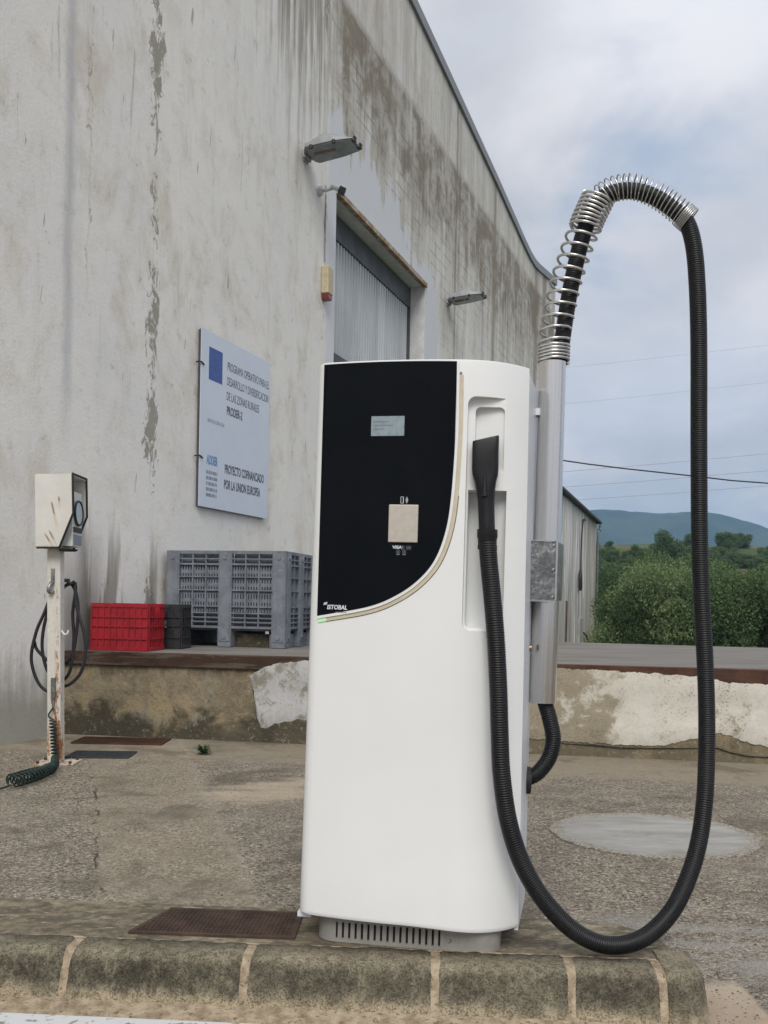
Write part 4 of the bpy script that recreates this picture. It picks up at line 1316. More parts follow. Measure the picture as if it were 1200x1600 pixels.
# ------------------------------------------------------------------ plastic crates and bin on the dock
def crate(label, loc, rz, W_, D_, H_, mat, notch):
    c = thing('crate', label, 'crate', loc, (0, 0, rz))
    th = .012
    hw = W_ / 2
    # front panel with a handle notch in its top edge
    def panel(name, axis, pos, half, notch_x):
        m_ = MB()
        zt = H_
        if notch_x is None:
            poly = [(-half, .0), (half, .0), (half, zt), (-half, zt)]
        else:
            a, c2 = notch_x
            poly = [(-half, .0), (half, .0), (half, zt), (c2, zt), (c2, zt - .06), (a, zt - .06), (a, zt), (-half, zt)]
        m_.prism(poly, axis, pos, pos + th)
        sgn = -1 if pos <= 0 else 1
        po = pos if sgn < 0 else pos + th
        # ribs: rims, waist bands and uprights stand proud
        def rib(a0, a1, z0_, z1_, t):
            q = [(a0, z0_), (a1, z0_), (a1, z1_), (a0, z1_)]
            m_.prism(q, axis, po + sgn * t, po - sgn * .001)
        for zz, hh, t in ((.0, .03, .013), (H_ * .24, .009, .011), (H_ * .50, .011, .011), (H_ * .70, .009, .011)):
            rib(-half, half, zz, zz + hh, t)
        if notch_x is None:
            rib(-half, half, H_ - .03, H_, .009)
        else:
            rib(-half, notch_x[0] - .012, H_ - .03, H_, .009)
            rib(notch_x[1] + .012, half, H_ - .03, H_, .009)
        k_ = max(3, int(half * 2 / .052))
        for i in range(k_ + 1):
            xx = -half + (2 * half - .008) * i / k_
            rib(xx, xx + .008, .031, H_ - .031, .008)
        return m_.build(name, mat, c)
    panel('front_panel', 'y', -D_ / 2, hw, (hw * .50, hw * .86) if notch == 'front' else None)
    panel('back_panel', 'y', D_ / 2 - th, hw, None)
    panel('side_panel', 'x', -hw, D_ / 2 - th, None)
    panel('side_panel', 'x', hw - th, D_ / 2 - th, (-.07, .07) if notch == 'side' else None)
    b = MB(); b.box(-hw + th, hw - th, -D_ / 2 + th, D_ / 2 - th, .004, .016); b.build('base', mat, c)
    return c
crate('red plastic crate at the left end of the dock', (-2.075, 7.80, .643), R(-7), .47, .36, .375, M_red, 'side')
bc = crate('black plastic crate between the red crate and the grey bin', (-1.865, 8.20, .643), R(-7), .36, .26, .37, M_blackcrate, 'front')
b = MB()
for i, x in enumerate((.0, .022, .044)):
    b.box(x, x + .016, -.146, -.1425, .20, .235)
b.box(.0, .065, -.146, -.1425, .175, .190)
b.build('pale_sticker', M_printg, bc)

def pallet_bin(label, loc, rz, W_, D_, H_):
    c = thing('pallet_bin', label, 'pallet bin', loc, (0, 0, rz), 'grey pallet bins on the dock')
    def face(length, M, bays):
        post = .13
        n_ = len(bays)
        # posts
        edges = [(-length / 2, -length / 2 + post)]
        bay_w = (length - post * (bays + 1) if isinstance(bays, int) else 0)
        return
    def wall_side(length, Mx, nb, cols):
        post = .125
        bw = (length - post * (nb + 1)) / nb
        for i in range(nb + 1):
            x0 = -length / 2 + i * (post + bw)
            pm = MB()
            pm.box(x0, x0 + post, -.03, .02, .0, H_, Mx)
            pm.box(x0 + .012, x0 + post - .012, -.036, -.029, .05, H_ - .03, Mx)
            for zz in (.09, H_ - .06):
                pm.cyl(Mx @ Vector((x0 + post / 2, -.044, zz)), Mx @ Vector((x0 + post / 2, -.035, zz)), .020, n=12)
            pm.build('corner_post' if i in (0, nb) else 'middle_post', M_bin, c, bev=.006)
        for i in range(nb):
            x0 = -length / 2 + post + i * (post + bw)
            x1 = x0 + bw
            fr = MB()
            # deep rails at top and foot, thin ledges between
            for zz, hh in ((H_ - .028, .028), (H_ - .078, .010), (H_ - .128, .016), (.36 * H_ / .86 - .005, .012), (.50 * H_ / .86, .012), (.62 * H_ / .86, .010), (.295, .012), (.255, .010), (.215, .012), (.165, .02)):
                fr.box(x0, x1, -.022, .01, zz, zz + hh, Mx)
            for k in range(1, cols):
                xx = x0 + bw * k / cols
                fr.box(xx - .006, xx + .006, -.020, .01, .165, H_ - .01, Mx)
            fr.box(x0, x1, .036, .042, .165, H_ - .01, Mx)  # backing panel added behind the slots so they look shaded
            fr.build('rib_frame', M_bin, c)
            sl = MB()
            ns = cols * 5
            for k in range(ns):
                xx = x0 + bw * (k + .5) / ns
                w2 = bw / ns * .30
                sl.box(xx - w2, xx + w2, .0, .014, .31, H_ - .128, Mx)
            for zz in (.335, .40, .47, .54, .60, .655):
                sl.box(x0, x1, .002, .013, zz * H_ / .86, zz * H_ / .86 + .030, Mx)
            tag(sl.build('slotted_panel', M_bin, c), kind='stuff')
    I = Matrix.Identity(4)
    wall_side(W_, Matrix.Translation((0, -D_ / 2 + .03, 0)), 2, 3)
    wall_side(D_ - .07, Matrix.Translation((W_ / 2 - .03, 0, 0)) @ Matrix.Rotation(R(90), 4, 'Z'), 2, 2)
    # plain inner shell: far and left walls, floor, feet
    b = MB()
    b.box(-W_ / 2 + .003, W_ / 2 - .06, D_ / 2 - .05, D_ / 2 - .01, .12, H_)
    b.box(-W_ / 2 + .003, -W_ / 2 + .04, -D_ / 2 + .06, D_ / 2 - .06, .12, H_)
    b.box(-W_ / 2 + .05, W_ / 2 - .05, -D_ / 2 + .05, D_ / 2 - .06, .145, .165)
    b.build('shell', M_bin, c)
    b = MB()
    b.box(-.06, .06, -D_ / 2 + .05, D_ / 2 - .03, .0, .14)
    b.box(-W_ / 2 + .01, -W_ / 2 + .12, -D_ / 2 + .06, D_ / 2 - .03, .0, .119)
    b.box(W_ / 2 - .16, W_ / 2 - .05, -D_ / 2 + .06, D_ / 2 - .05, .0, .119)
    b.build('runner', M_bin, c)
    b = MB(); b.box(.07, W_ / 2 - .17, -D_ / 2 + .12, -D_ / 2 + .15, .0, .118); b.build('skid_board', M_dockwall, c)
    return c
def fit_bin(label, fx, fy, rz, W_, D_, H_):
    """front-right corner at (fx,fy)"""
    m_ = Matrix.Rotation(rz, 4, 'Z')
    off = m_ @ Vector((-W_ / 2, D_ / 2, 0))
    return pallet_bin(label, (fx + off.x, fy + off.y, .643), rz, W_, D_, H_)
fit_bin('large faded grey plastic pallet bin standing behind the black crate', -.865, 8.40, R(-13), 1.13, .93, .855)
fit_bin('second grey pallet bin, mostly hidden behind the machine', -.02, 9.05, R(-13), 1.12, .93, .80)
b = MB()

# ------------------------------------------------------------------ air and water post
ap = thing('air_water_post', 'rusty white air and water post with hooded gauge cabinet', 'air post', (-2.083, 6.15, 0), (0, R(-1.05), 0))
b = MB(); b.box(-.0425, .0425, -.0425, .0425, .008, 1.365); b.build('post', M_post, ap, bev=.006)
b = MB(); b.box(-.115, .14, -.10, .09, .0, .008); b.build('base_plate', M_post, ap)
for x, y in ((-.09, -.075), (.115, -.075), (.115, .07), (-.09, .07)):
    b = MB(); b.cyl((x, y, .0075), (x, y, .022), .011, n=6, smooth=False); b.build('bolt', M_rust, ap)
cb = Matrix.Translation((2.083, -6.15, 0))
def W2(p): return cb @ Vector(p)
# hood: bent sheet, open towards +x and downward-forward
prof_h = [(-2.165, 1.372), (-2.17, 1.828), (-1.935, 1.838), (-1.928, 1.590), (-2.018, 1.378)]
b = MB()
for y0, y1 in ((6.02, 6.026), (6.30, 6.306)):
    b.prism([(x + 2.083, z) for x, z in prof_h], 'y', y0 - 6.15, y1 - 6.15)
hood_side = b
b.box(-2.165 + 2.083, -1.935 + 2.083, 6.027 - 6.15, 6.299 - 6.15, 1.824, 1.834)
b.box(-2.165 + 2.083, -2.155 + 2.083, 6.027 - 6.15, 6.299 - 6.15, 1.372, 1.823)
b.box(-2.154 + 2.083, -2.02 + 2.083, 6.027 - 6.15, 6.299 - 6.15, 1.372, 1.380)
hood = b.build('hood', M_cab, ap)
hood.data.transform(Matrix.Identity(4))
b = MB()
rim = [(-2.160, 1.372), (-2.018, 1.372), (-1.930, 1.588), (-1.934, 1.836)]
for yy in (6.023, 6.303):
    b.sweep([(x + 2.083, yy - 6.15, z) for x, z in (rim if yy < 6.1 else rim[1:])], .0075, 8)
b.sweep([(-1.934 + 2.083, 6.023 - 6.15, 1.836), (-1.934 + 2.083, 6.303 - 6.15, 1.836)], .0075, 8)
b.build('edge_trim', M_trim, hood)
b = MB(); b.box(-2.06 + 2.083, -1.955 + 2.083, 6.085 - 6.15, 6.275 - 6.15, 1.383, 1.735)
b.box(-2.10 + 2.083, -2.061 + 2.083, 6.04 - 6.15, 6.285 - 6.15, 1.381, 1.80)
gp = b.build('gauge_panel', M_cabin, ap, bev=.004)
b = MB(); b.cyl((-1.954 + 2.083, 6.18 - 6.15, 1.60), (-1.944 + 2.083, 6.18 - 6.15, 1.60), .075, n=32); b.build('gauge_face', M_dial, gp)
b = MB()
ringp = [(-1.944 + 2.083, 6.18 - 6.15 + .077 * math.cos(a), 1.60 + .077 * math.sin(a)) for a in [2 * math.pi * i / 40 for i in range(41)]]
b.sweep(ringp, .007, 8); b.build('gauge_bezel', M_black, gp)
b = MB(); b.box(-1.954 + 2.083, -1.949 + 2.083, 6.10 - 6.15, 6.26 - 6.15, 1.475, 1.508); b.build('number_window', M_black, gp)
b = MB(); b.box(-1.954 + 2.083, -1.951 + 2.083, 6.10 - 6.15, 6.26 - 6.15, 1.395, 1.46); b.build('notice_plate', M_inkgrey, gp)
b = MB(); b.cyl((.09, -.03, 1.365), (.09, -.03, 1.352), .062, .05, 20); b.build('drain_cup', M_black, ap)
b = MB(); b.box(-.014, .008, -.054, -.0427, 1.15, 1.245); b.build('handle_plate', M_galv, ap, bev=.003)
b = MB(); b.sweep(spline([(-.003, -.052, 1.16), (-.012, -.075, 1.135), (-.020, -.080, 1.105), (-.012, -.065, 1.09), (.0, -.05, 1.10)], .006), .012, 8); b.build('handle', M_galv, ap)
b = MB(); b.sweep(spline([(.043, -.02, .845), (.065, -.025, .822), (.085, -.03, .83), (.09, -.03, .85)], .005), .007, 8); b.build('hook', M_cabin, ap)
b = MB(); b.sweep(spline([(.043, .07, 1.17), (.075, .075, 1.15), (.095, .075, 1.165)], .008), .010, 8); b.cyl((.02, .043, 1.17), (.06, .08, 1.17), .012, n=8); b.build('hook', M_black, ap)
b = MB(); b.box(-.012, .016, -.062, -.0427, .42, .55); b.cyl((.002, -.055, .42), (.002, -.055, .36), .008, n=8); b.build('valve', M_galv, ap, bev=.004)

# black hose hanging in loops on the post's hook
b = MB()
loop1 = [(-2.010, 6.24, 1.16), (-1.998, 6.235, 1.013), (-1.941, 6.23, .828), (-1.93, 6.23, .703), (-1.957, 6.23, .579), (-2.022, 6.235, .503), (-2.084, 6.24, .477), (-2.166, 6.24, .446), (-2.238, 6.235, .507), (-2.282, 6.23, .656), (-2.256, 6.23, .822), (-2.212, 6.235, .939), (-2.15, 6.245, 1.08), (-2.03, 6.25, 1.155),
         (-2.01, 6.255, 1.12), (-2.028, 6.26, .96), (-2.018, 6.26, .80), (-2.03, 6.26, .62), (-2.07, 6.26, .53), (-2.14, 6.26, .52), (-2.20, 6.255, .62), (-2.222, 6.255, .78), (-2.18, 6.255, .98), (-2.06, 6.26, 1.15), (-2.0, 6.262, 1.05), (-2.0, 6.262, .85), (-2.04, 6.262, .66), (-2.15, 6.262, .63), (-2.25, 6.255, .71), (-2.275, 6.25, .78)]
b.sweep(spline(loop1, .02), .0105, 10)
tag(b.build('air_hose', M_rubber), 'black rubber hose hung in loops on the rusty air post', 'hose')

# green spiral cord: hangs down the post and lies in a bundle at its foot
b = MB()
def helix(path, rad, turns, wire, nseg=14, n=6, caps=True, side=None, phase=0.0):
    pts = spline(path, .01)
    d = [0.0]
    for a, c_ in zip(pts, pts[1:]): d.append(d[-1] + (c_ - a).length)
    L = d[-1]
    # turns: function of fraction, or number
    m_ = int((turns if not callable(turns) else turns(1.0)) * nseg)
    T = turns(1.0) if callable(turns) else turns
    out = []
    tang = [(pts[min(i + 1, len(pts) - 1)] - pts[max(i - 1, 0)]).normalized() for i in range(len(pts))]
    frames = []
    a = Vector(side) if side else tang[0].orthogonal().normalized()
    for tv in tang:
        a = (a - tv * a.dot(tv)).normalized()
        frames.append((a.copy(), tv.cross(a)))
    for k in range(m_ + 1):
        f = k / m_
        s_ = f * L
        i = 0
        lo, hi = 0, len(d) - 1
        while lo < hi - 1:
            md = (lo + hi) // 2
            if d[md] <= s_: lo = md
            else: hi = md
        q = (s_ - d[lo]) / max(1e-9, d[lo + 1] - d[lo]) if lo + 1 < len(d) else 0
        P = pts[lo].lerp(pts[min(lo + 1, len(pts) - 1)], min(1, q))
        A, B = frames[lo]
        ph = phase + 2 * math.pi * T * f
        r_ = rad(f) if callable(rad) else rad
        out.append(P + (A * math.cos(ph) + B * math.sin(ph)) * r_)
    return out
b.sweep(spline([(-2.085, 6.088, .36), (-2.11, 6.075, .31), (-2.075, 6.07, .285)], .01), .006, 6)
b.sweep(helix([(-2.075, 6.055, .285), (-2.068, 6.05, .19), (-2.055, 6.045, .06)], .018, 11, 0), .0052, 6)
b.sweep(helix([(-2.05, 6.03, .055), (-1.99, 5.85, .045), (-1.955, 5.66, .04)], lambda f: .018 + .012 * f, 11, 0), .005, 6)
b.sweep(helix([(-1.965, 5.70, .045), (-1.955, 5.52, .048), (-1.985, 5.36, .047), (-2.02, 5.26, .044)], .031, 13, 0), .0052, 6)
b.sweep(helix([(-1.99, 5.60, .042), (-2.02, 5.46, .046), (-2.06, 5.34, .042)], .029, 9, 0), .0052, 6)
b.sweep(spline([(-2.02, 5.25, .03), (-2.10, 5.2, .012), (-2.3, 5.22, .008), (-2.6, 5.3, .008)], .03), .006, 6)
tag(b.build('spiral_cord', M_cord), 'dark green spiral cord trailing from the post onto the ground', 'cord')

# ------------------------------------------------------------------ vacuum station
vac = thing('vacuum_station', 'tall white self-service car vacuum with black screen panel and steel hose pole', 'vacuum station', (.075, 2.60, .13), (0, .0105, R(-9)))
ZB, ZT = .073, 1.590
def taper(z): return 1 - .042 * (z - ZB) / (ZT - ZB)
RB = [(.10 + .200 * k / 24, -.03 * (1 - ((.10 + .200 * k / 24) / .3) ** 2) + .078 * (k / 24) ** 2.6) for k in range(25)]
LB = []
_bx = -.03 * (1 - (.272 / .3) ** 2)
for _k in range(0, 11):
    _a = R(180) + R(79) * _k / 10
    LB.append((-.272 + .038 * math.sin(R(11)) + .038 * math.cos(_a), _bx + .038 * math.cos(R(11)) + .038 * math.sin(_a)))
def plan():
    """outline of the housing: left side, rounded arris, bowed front, long curve to the right seam"""
    pts = [(LB[0][0], .36), (LB[0][0] + .001, .14)] + LB
    for k in range(1, 30):
        a = -.272 + (.10 + .272) * k / 30
        pts.append((a, -.03 * (1 - (a / .3) ** 2)))
    return pts + RB
PL = plan()
AR = PL[-1][0]
front_only = PL[1:]
def bfront(a, z=1.0):
    a = a / taper(z)
    if a < -.272: return interp(LB, a)
    if a <= .10: return -.03 * (1 - (a / .3) ** 2)
    return interp(RB, a)
# shell solid
levels = [ZB, ZB + .004, ZB + .012] + [ZB + .012 + (ZT - ZB - .024) * k / 14 for k in range(1, 14)] + [ZT - .010, ZT - .002, ZT]
inset = {0: .003, 1: .0008, len(levels) - 1: .003, len(levels) - 2: .0006}
vs = []
base = PL + [(AR, .36)]
base = [(LB[0][0] + .004, .345)] + PL[1:] + [(AR - .001, PL[-1][1] + .008), (AR - .008, PL[-1][1] + .010), (AR - .008, .345)]
n = len(base)
for li, z in enumerate(levels):
    k = taper(z)
    ins = inset.get(li, 0)
    for (a, bb) in base:
        aa = a * k
        aa -= math.copysign(ins * min(1, abs(a) / .28), a)
        q_ = max(0, min(1, (a + .02) / .31))
        drop = .016 * q_ * q_ * (3 - 2 * q_) * max(0, 1 - (z - ZB) / .12)
        vs.append((aa, bb + (ins if bb < .1 else 0), z - drop))
sh_ = MB()
sh_.add(vs, [(i * n + k, i * n + (k + 1) % n, (i + 1) * n + (k + 1) % n, (i + 1) * n + k) for i in range(len(levels) - 1) for k in range(n)], True)
sh_.add(vs, [tuple(range(n))[::-1], tuple(range((len(levels) - 1) * n, len(levels) * n))])
shell = sh_.build('housing', M_white, vac)
bm = bmesh.new(); bm.from_mesh(shell.data); bmesh.ops.remove_doubles(bm, verts=bm.verts, dist=1e-5); bmesh.ops.recalc_face_normals(bm, faces=bm.faces); bm.to_mesh(shell.data); bm.free()

# cut the nozzle pocket out of the housing
def rrect(x0, x1, z0, z1, r, corners=(1, 1, 1, 1), k=6):
    out = []
    for (cx_, cz_, a0, on) in ((x1 - r, z0 + r, -90, corners[0]), (x1 - r, z1 - r, 0, corners[1]), (x0 + r, z1 - r, 90, corners[2]), (x0 + r, z0 + r, 180, corners[3])):
        if on:
            for i in range(k + 1):
                a = R(a0 + 90 * i / k)
                out.append((cx_ + r * math.cos(a), cz_ + r * math.sin(a)))
        else:
            out.append((x1 if cx_ > (x0 + x1) / 2 else x0, z0 if cz_ < (z0 + z1) / 2 else z1))
    return out
def cutter(poly, b0, backs):
    m_ = MB()
    n_ = len(poly)
    vs = [(x, b0, z) for x, z in poly] + [(x, backs(x), z) for x, z in poly]
    m_.add(vs, [tuple(range(n_)), tuple(range(n_, 2 * n_))[::-1]] + [(i, n_ + i, n_ + (i + 1) % n_, (i + 1) % n_) for i in range(n_)])
    o = m_.build('cutter', M_white)
    bm_ = bmesh.new(); bm_.from_mesh(o.data); bmesh.ops.recalc_face_normals(bm_, faces=bm_.faces); bm_.to_mesh(o.data); bm_.free()
    return o
tilt = lambda b_l, b_r: (lambda x: b_l + (b_r - b_l) * (x - .131) / (.24 - .131))
cuts_ = [cutter(rrect(.129, .330, .868, 1.493, .022, (0, 0, 1, 1)), -.2, tilt(.004, .020)),
         cutter(rrect(.134, .236, .876, 1.246, .012, (1, 0, 0, 1)), -.2, tilt(.072, .056)),
         cutter(rrect(.148, .226, 1.300, 1.470, .014, (0, 1, 1, 0)), -.2, tilt(.034, .026))]
for c_ in cuts_:
    md = shell.modifiers.new('cut', 'BOOLEAN')
    md.operation = 'DIFFERENCE'
    md.solver = 'EXACT'
    md.object = c_
    c_.matrix_world = Matrix.Identity(4)
shell.parent = None
bpy.context.view_layer.update()
me = bpy.data.meshes.new_from_object(shell.evaluated_get(bpy.context.evaluated_depsgraph_get()))
shell.modifiers.clear()
shell.data = me
shell.parent = vac
for c_ in cuts_:
    bpy.data.objects.remove(c_)
# keep curved faces smooth, pocket edges crisp
for e in range(1):
    bm = bmesh.new(); bm.from_mesh(me)
    bm.normal_update()
    for f in bm.faces: f.smooth = True
    for ed in bm.edges:
        if len(ed.link_faces) == 2 and ed.calc_face_angle(0) > R(28): ed.smooth = False
    bm.to_mesh(me); bm.free()
md = shell.modifiers.new('bevel', 'BEVEL'); md.width = .0022; md.segments = 2; md.limit_method = 'ANGLE'; md.angle_limit = R(35)

# draped sheets on the front
def drape(name, outline_lo, outline_hi, a0, a1, off, mat, parent, na=60, nz=6, thick=.004, smooth=True):
    m_ = MB()
    vs = []
    cols = []
    for i in range(na + 1):
        f = i / na
        a = a0 + (a1 - a0) * (1 - (1 - f) ** 1.7)
        lo, hi = outline_lo(a), outline_hi(a)
        if hi < lo + .0005: hi = lo + .0005
        for k in range(nz + 1):
            z = lo + (hi - lo) * k / nz
            vs.append((a, bfront(a, z) - off, z))
    w_ = nz + 1
    m_.add(vs, [(i * w_ + k, (i + 1) * w_ + k, (i + 1) * w_ + k + 1, i * w_ + k + 1) for i in range(na) for k in range(nz)], smooth)
    o = m_.build(name, mat, parent)
    md_ = o.modifiers.new('solid', 'SOLIDIFY'); md_.thickness = thick; md_.offset = -1
    md_ = o.modifiers.new('split', 'EDGE_SPLIT'); md_.split_angle = R(40)
    return o
# lower edge of the glass as z(a); right edge rises steeply
gcurve = spline([(-.269, 0, .895), (-.126, 0, .924), (-.048, 0, .957), (.0115, 0, 1.001), (.053, 0, 1.055), (.079, 0, 1.130), (.091, 0, 1.217), (.0975, 0, 1.353), (.0985, 0, 1.45), (.0965, 0, 1.584)], .012)
glo = [(p_.x, p_.z) for p_ in gcurve if p_.z < 1.36]
A1 = .0975
gl_lo = sorted(glo)
glass = drape('glass_panel', lambda a: interp(gl_lo, a), lambda a: 1.5845 - .001 * ((a + .08) / .18) ** 2, -.269, A1, .0045, M_glass, vac, 90, 10, .004)
bpy.context.view_layer.update()

# trims following that curve: pale rim, cream light strip, black ribbon painted as the groove's shadow
def offset_curve(off):
    out = []
    P = [Vector((p_.x, p_.z)) for p_ in gcurve]
    for i, q in enumerate(P):
        t_ = (P[min(i + 1, len(P) - 1)] - P[max(i - 1, 0)]).normalized()
        out.append(q + Vector((t_.y, -t_.x)) * off)
    return out
def ribbon(name, o0, o1, proud, mat, parent, zmax=9, i0=0, i1=None, thick=.006):
    A, B = offset_curve(o0), offset_curve(o1)
    m_ = MB()
    vs = []
    cnt = 0
    for i, (q0, q1) in enumerate(zip(A, B)):
        if i < i0 or (i1 is not None and i > i1): continue
        z0_, z1_ = min(q0.y, zmax), min(q1.y, zmax)
        f0, f1 = bfront(q0.x, z0_), bfront(q1.x, z1_)
        vs += [(q0.x, f0 + thick, z0_), (q0.x, f0 - proud, z0_), (q1.x, f1 - proud, z1_), (q1.x, f1 + thick, z1_)]
        cnt += 1
    m_.add(vs, [(i * 4 + k, i * 4 + k + 1, (i + 1) * 4 + k + 1, (i + 1) * 4 + k) for i in range(cnt - 1) for k in range(3)], False)
    m_.add(vs, [(0, 1, 2, 3), (cnt * 4 - 1, cnt * 4 - 2, cnt * 4 - 3, cnt * 4 - 4)])
    return m_.build(name, mat, parent)
ribbon('glass_rim', .0008, .0080, .0055, M_rim, vac, 1.585)
ribbon('light_strip', .0090, .0188, .0025, M_cream, vac, 1.548, 1, None)
ribbon('groove_shadow', .0190, .0206, .0006, M_dark, vac, 1.54, 2, 46)
ribbon('status_light', .0095, .0185, .0030, M_led, vac, 1.5, 0, 2)
b = MB(); b.prism(rrect(.1025, .112, 1.548, 1.556, .003), 'y', bfront(.107) - .001, bfront(.107) + .01); b.build('strip_end', M_printg, vac)

def facing(a, z, lift):
    """matrix for print lying on the curved front at (a,z)"""
    e = .004
    slope = (bfront(a + e, z) - bfront(a - e, z)) / (2 * e)
    return Matrix.Translation((a, bfront(a, z) - lift, z)) @ Matrix.Rotation(math.atan(slope), 4, 'Z')
G = .0048
b = MB(); b.box(-.0455, .0455, -.0008, .0005, -.0265, .0265); o = b.build('screen', M_screen, glass); o.matrix_local = facing(-.084, 1.411, G)
b = MB()
for r_ in range(3):
    x = -.040
    while x < (.0, .012, -.01)[r_]:
        w_ = rnd.uniform(.002, .005); b.box(x, x + w_, -.0012, -.0007, .010 - r_ * .010, .0135 - r_ * .010); x += w_ + .0015
o2 = b.build('display_text', M_printg, o)
b = MB(); b.box(-.040, .040, -.0040, .001, -.0505, .0505); o = b.build('card_reader', M_reader, glass, bev=.002); o.matrix_local = facing(-.034, 1.1495, G)
b = MB()
def loop_line(mb, pts, wid, y0=-.0009, y1=.0002):
    for (x0, z0_), (x1, z1_) in zip(pts, pts[1:]):
        d_ = Vector((x1 - x0, z1_ - z0_)); 
        if d_.length < 1e-6: continue
        nn = Vector((-d_.y, d_.x)).normalized() * wid / 2
        mb.prism([(x0 + nn.x, z0_ + nn.y), (x0 - nn.x, z0_ - nn.y), (x1 - nn.x, z1_ - nn.y), (x1 + nn.x, z1_ + nn.y)], 'y', y0, y1)
# contactless symbol: card and waves
q = [(-.012, -.0085), (-.012, .0085), (-.0045, .0085), (-.0045, -.0085), (-.012, -.0085)]
loop_line(b, q, .0010)
b.box(-.0062, -.0040, -.0009, .0002, -.0085, .0085)
for r_ in (.004, .0075, .011):
    loop_line(b, [(.0 + r_ * .62 * math.cos(R(a)), r_ * .9 * math.sin(R(a))) for a in range(-60, 61, 15)], .0011)
o = b.build('contactless_symbol', M_print, glass); o.matrix_local = facing(-.0305, 1.2125, G)
t_ = text_mesh('lettering', 'VISA', .0115, M_print, glass, FACE, .0004, 'CENTER', 1.1, .0004); t_.matrix_local = facing(-.049, 1.0855, G)
b = MB()
for cx_, w_ in ((-.004, .0075), (.012, .012)):
    loop_line(b, [(cx_ - w_ / 2, -.0045), (cx_ - w_ / 2, .0045), (cx_ + w_ / 2, .0045), (cx_ + w_ / 2, -.0045), (cx_ - w_ / 2, -.0045)], .0007)
b.box(-.0055, -.0030, -.0009, .0002, -.002, .0035); b.box(.008, .0165, -.0009, .0002, -.0012, .0012)
for cx_ in (-.016, .0005):
    loop_line(b, [(cx_ + .0052 * math.cos(R(a)), -.0115 + .0052 * math.sin(R(a))) for a in range(0, 361, 30)], .0007)
    b.box(cx_ - .0045, cx_ + .0045, -.0009, .0002, -.0195, -.0175)
    b.box(cx_ - .001, cx_ + .001, -.0009, .0002, -.0145, -.0085)
o = b.build('payment_symbols', M_printg, glass); o.matrix_local = facing(-.030, 1.0850, G)
t_ = text_mesh('lettering', 'ISTOBAL', .0165, M_print, glass, FACE @ Matrix.Shear('XY', 4, (.0, .0)), .0004, 'LEFT', 1.0, .0005)
xs2 = [v_.co.x for v_ in t_.data.vertices]; k_ = .058 / (max(xs2) - min(xs2))
for v_ in t_.data.vertices: v_.co.x = (v_.co.x - min(xs2)) * k_ + v_.co.z * .12
t_.matrix_local = facing(-.2395, .9195, G)
b = MB()
for i in range(3):
    x = i * .0034
    b.prism([(x, -.003 + i * .0004), (x + .0024, -.003 + i * .0004), (x + .0050, .004 + i * .0006), (x + .0026, .004 + i * .0006)], 'y', -.0009, .0002)
o = b.build('slash_emblem', M_print, glass); o.matrix_local = facing(-.2510, .9285, G)
b = MB()
x = 0
while x < .032:
    w_ = rnd.uniform(.0014, .0028); b.box(x, x + w_, -.0008, .0002, -.0013, .0013); x += w_ + .0008
o = b.build('fine_print', M_printg, glass); o.matrix_local = facing(-.2155, .9065, G)

# side and back panel of the cabinet behind the shell
b = MB()
zt_, zb_ = 1.580, .048
pv = []
for z in (zb_, zt_):
    k = taper(max(z, ZB))
    pv.append([(AR * k - .001, PL[-1][1] + .004, z), (.3145 * (1 if z < 1 else .993), .385, z), (-.296 * k, .385, z), (-.298 * k, .347, z), (AR * k - .010, .347, z), (AR * k - .012, PL[-1][1] + .004, z)])
vs = pv[0] + pv[1]
n = 6
b.add(vs, [tuple(range(n))[::-1], tuple(range(n, 2 * n))] + [(i, (i + 1) % n, n + (i + 1) % n, n + i) for i in range(n)])
side = b.build('side_panel', M_white2, vac)
bm = bmesh.new(); bm.from_mesh(side.data); bmesh.ops.recalc_face_normals(bm, faces=bm.faces); bm.to_mesh(side.data); bm.free()
b = MB(); b.box(-.310, -.272, .03, .10, .055, .069); b.build('foot_tab', M_white2, vac)
b = MB(); b.cyl((.300, .27, .815), (.312, .272, .815), .010, n=14); b.build('lock', plain('brass_lock', (.30, .24, .15), .35, .9), vac)

# slotted plinth
b = MB()
def plinth_plan(k=10):
    x0, x1, y0, y1, r = -.256, .252, .022, .34, .055
    out = []
    for (cx_, cy_, a0) in ((x0 + r, y0 + r, 180), (x1 - r, y0 + r, 270)):
        for i in range(k + 1):
            a = R(a0 + 90 * i / k); out.append((cx_ + r * math.cos(a), cy_ + r * math.sin(a)))
    return out + [(x1, y1), (x0, y1)]
pp = plinth_plan()
b.prism(pp, 'z', -.004, .006)
b.prism(pp, 'z', .051, .060)
pl_solid = [(x * .985, y + .010 if y < .1 else y - .004) for x, y in pp]
inner = MB(); inner.prism(pl_solid, 'z', .007, .050)
# bars between the slots stand on the rails
xs_s = [-.198 + .0178 * i for i in range(17)]
def wallpiece(x0, x1):
    b.box(x0, x1, .022, .031, .006, .051)
wallpiece(-.201, -.195 - .003)
for x, x2 in zip(xs_s, xs_s[1:]):
    wallpiece(x + .0055, x2 - .0010)
wallpiece(xs_s[-1] + .005, .197)
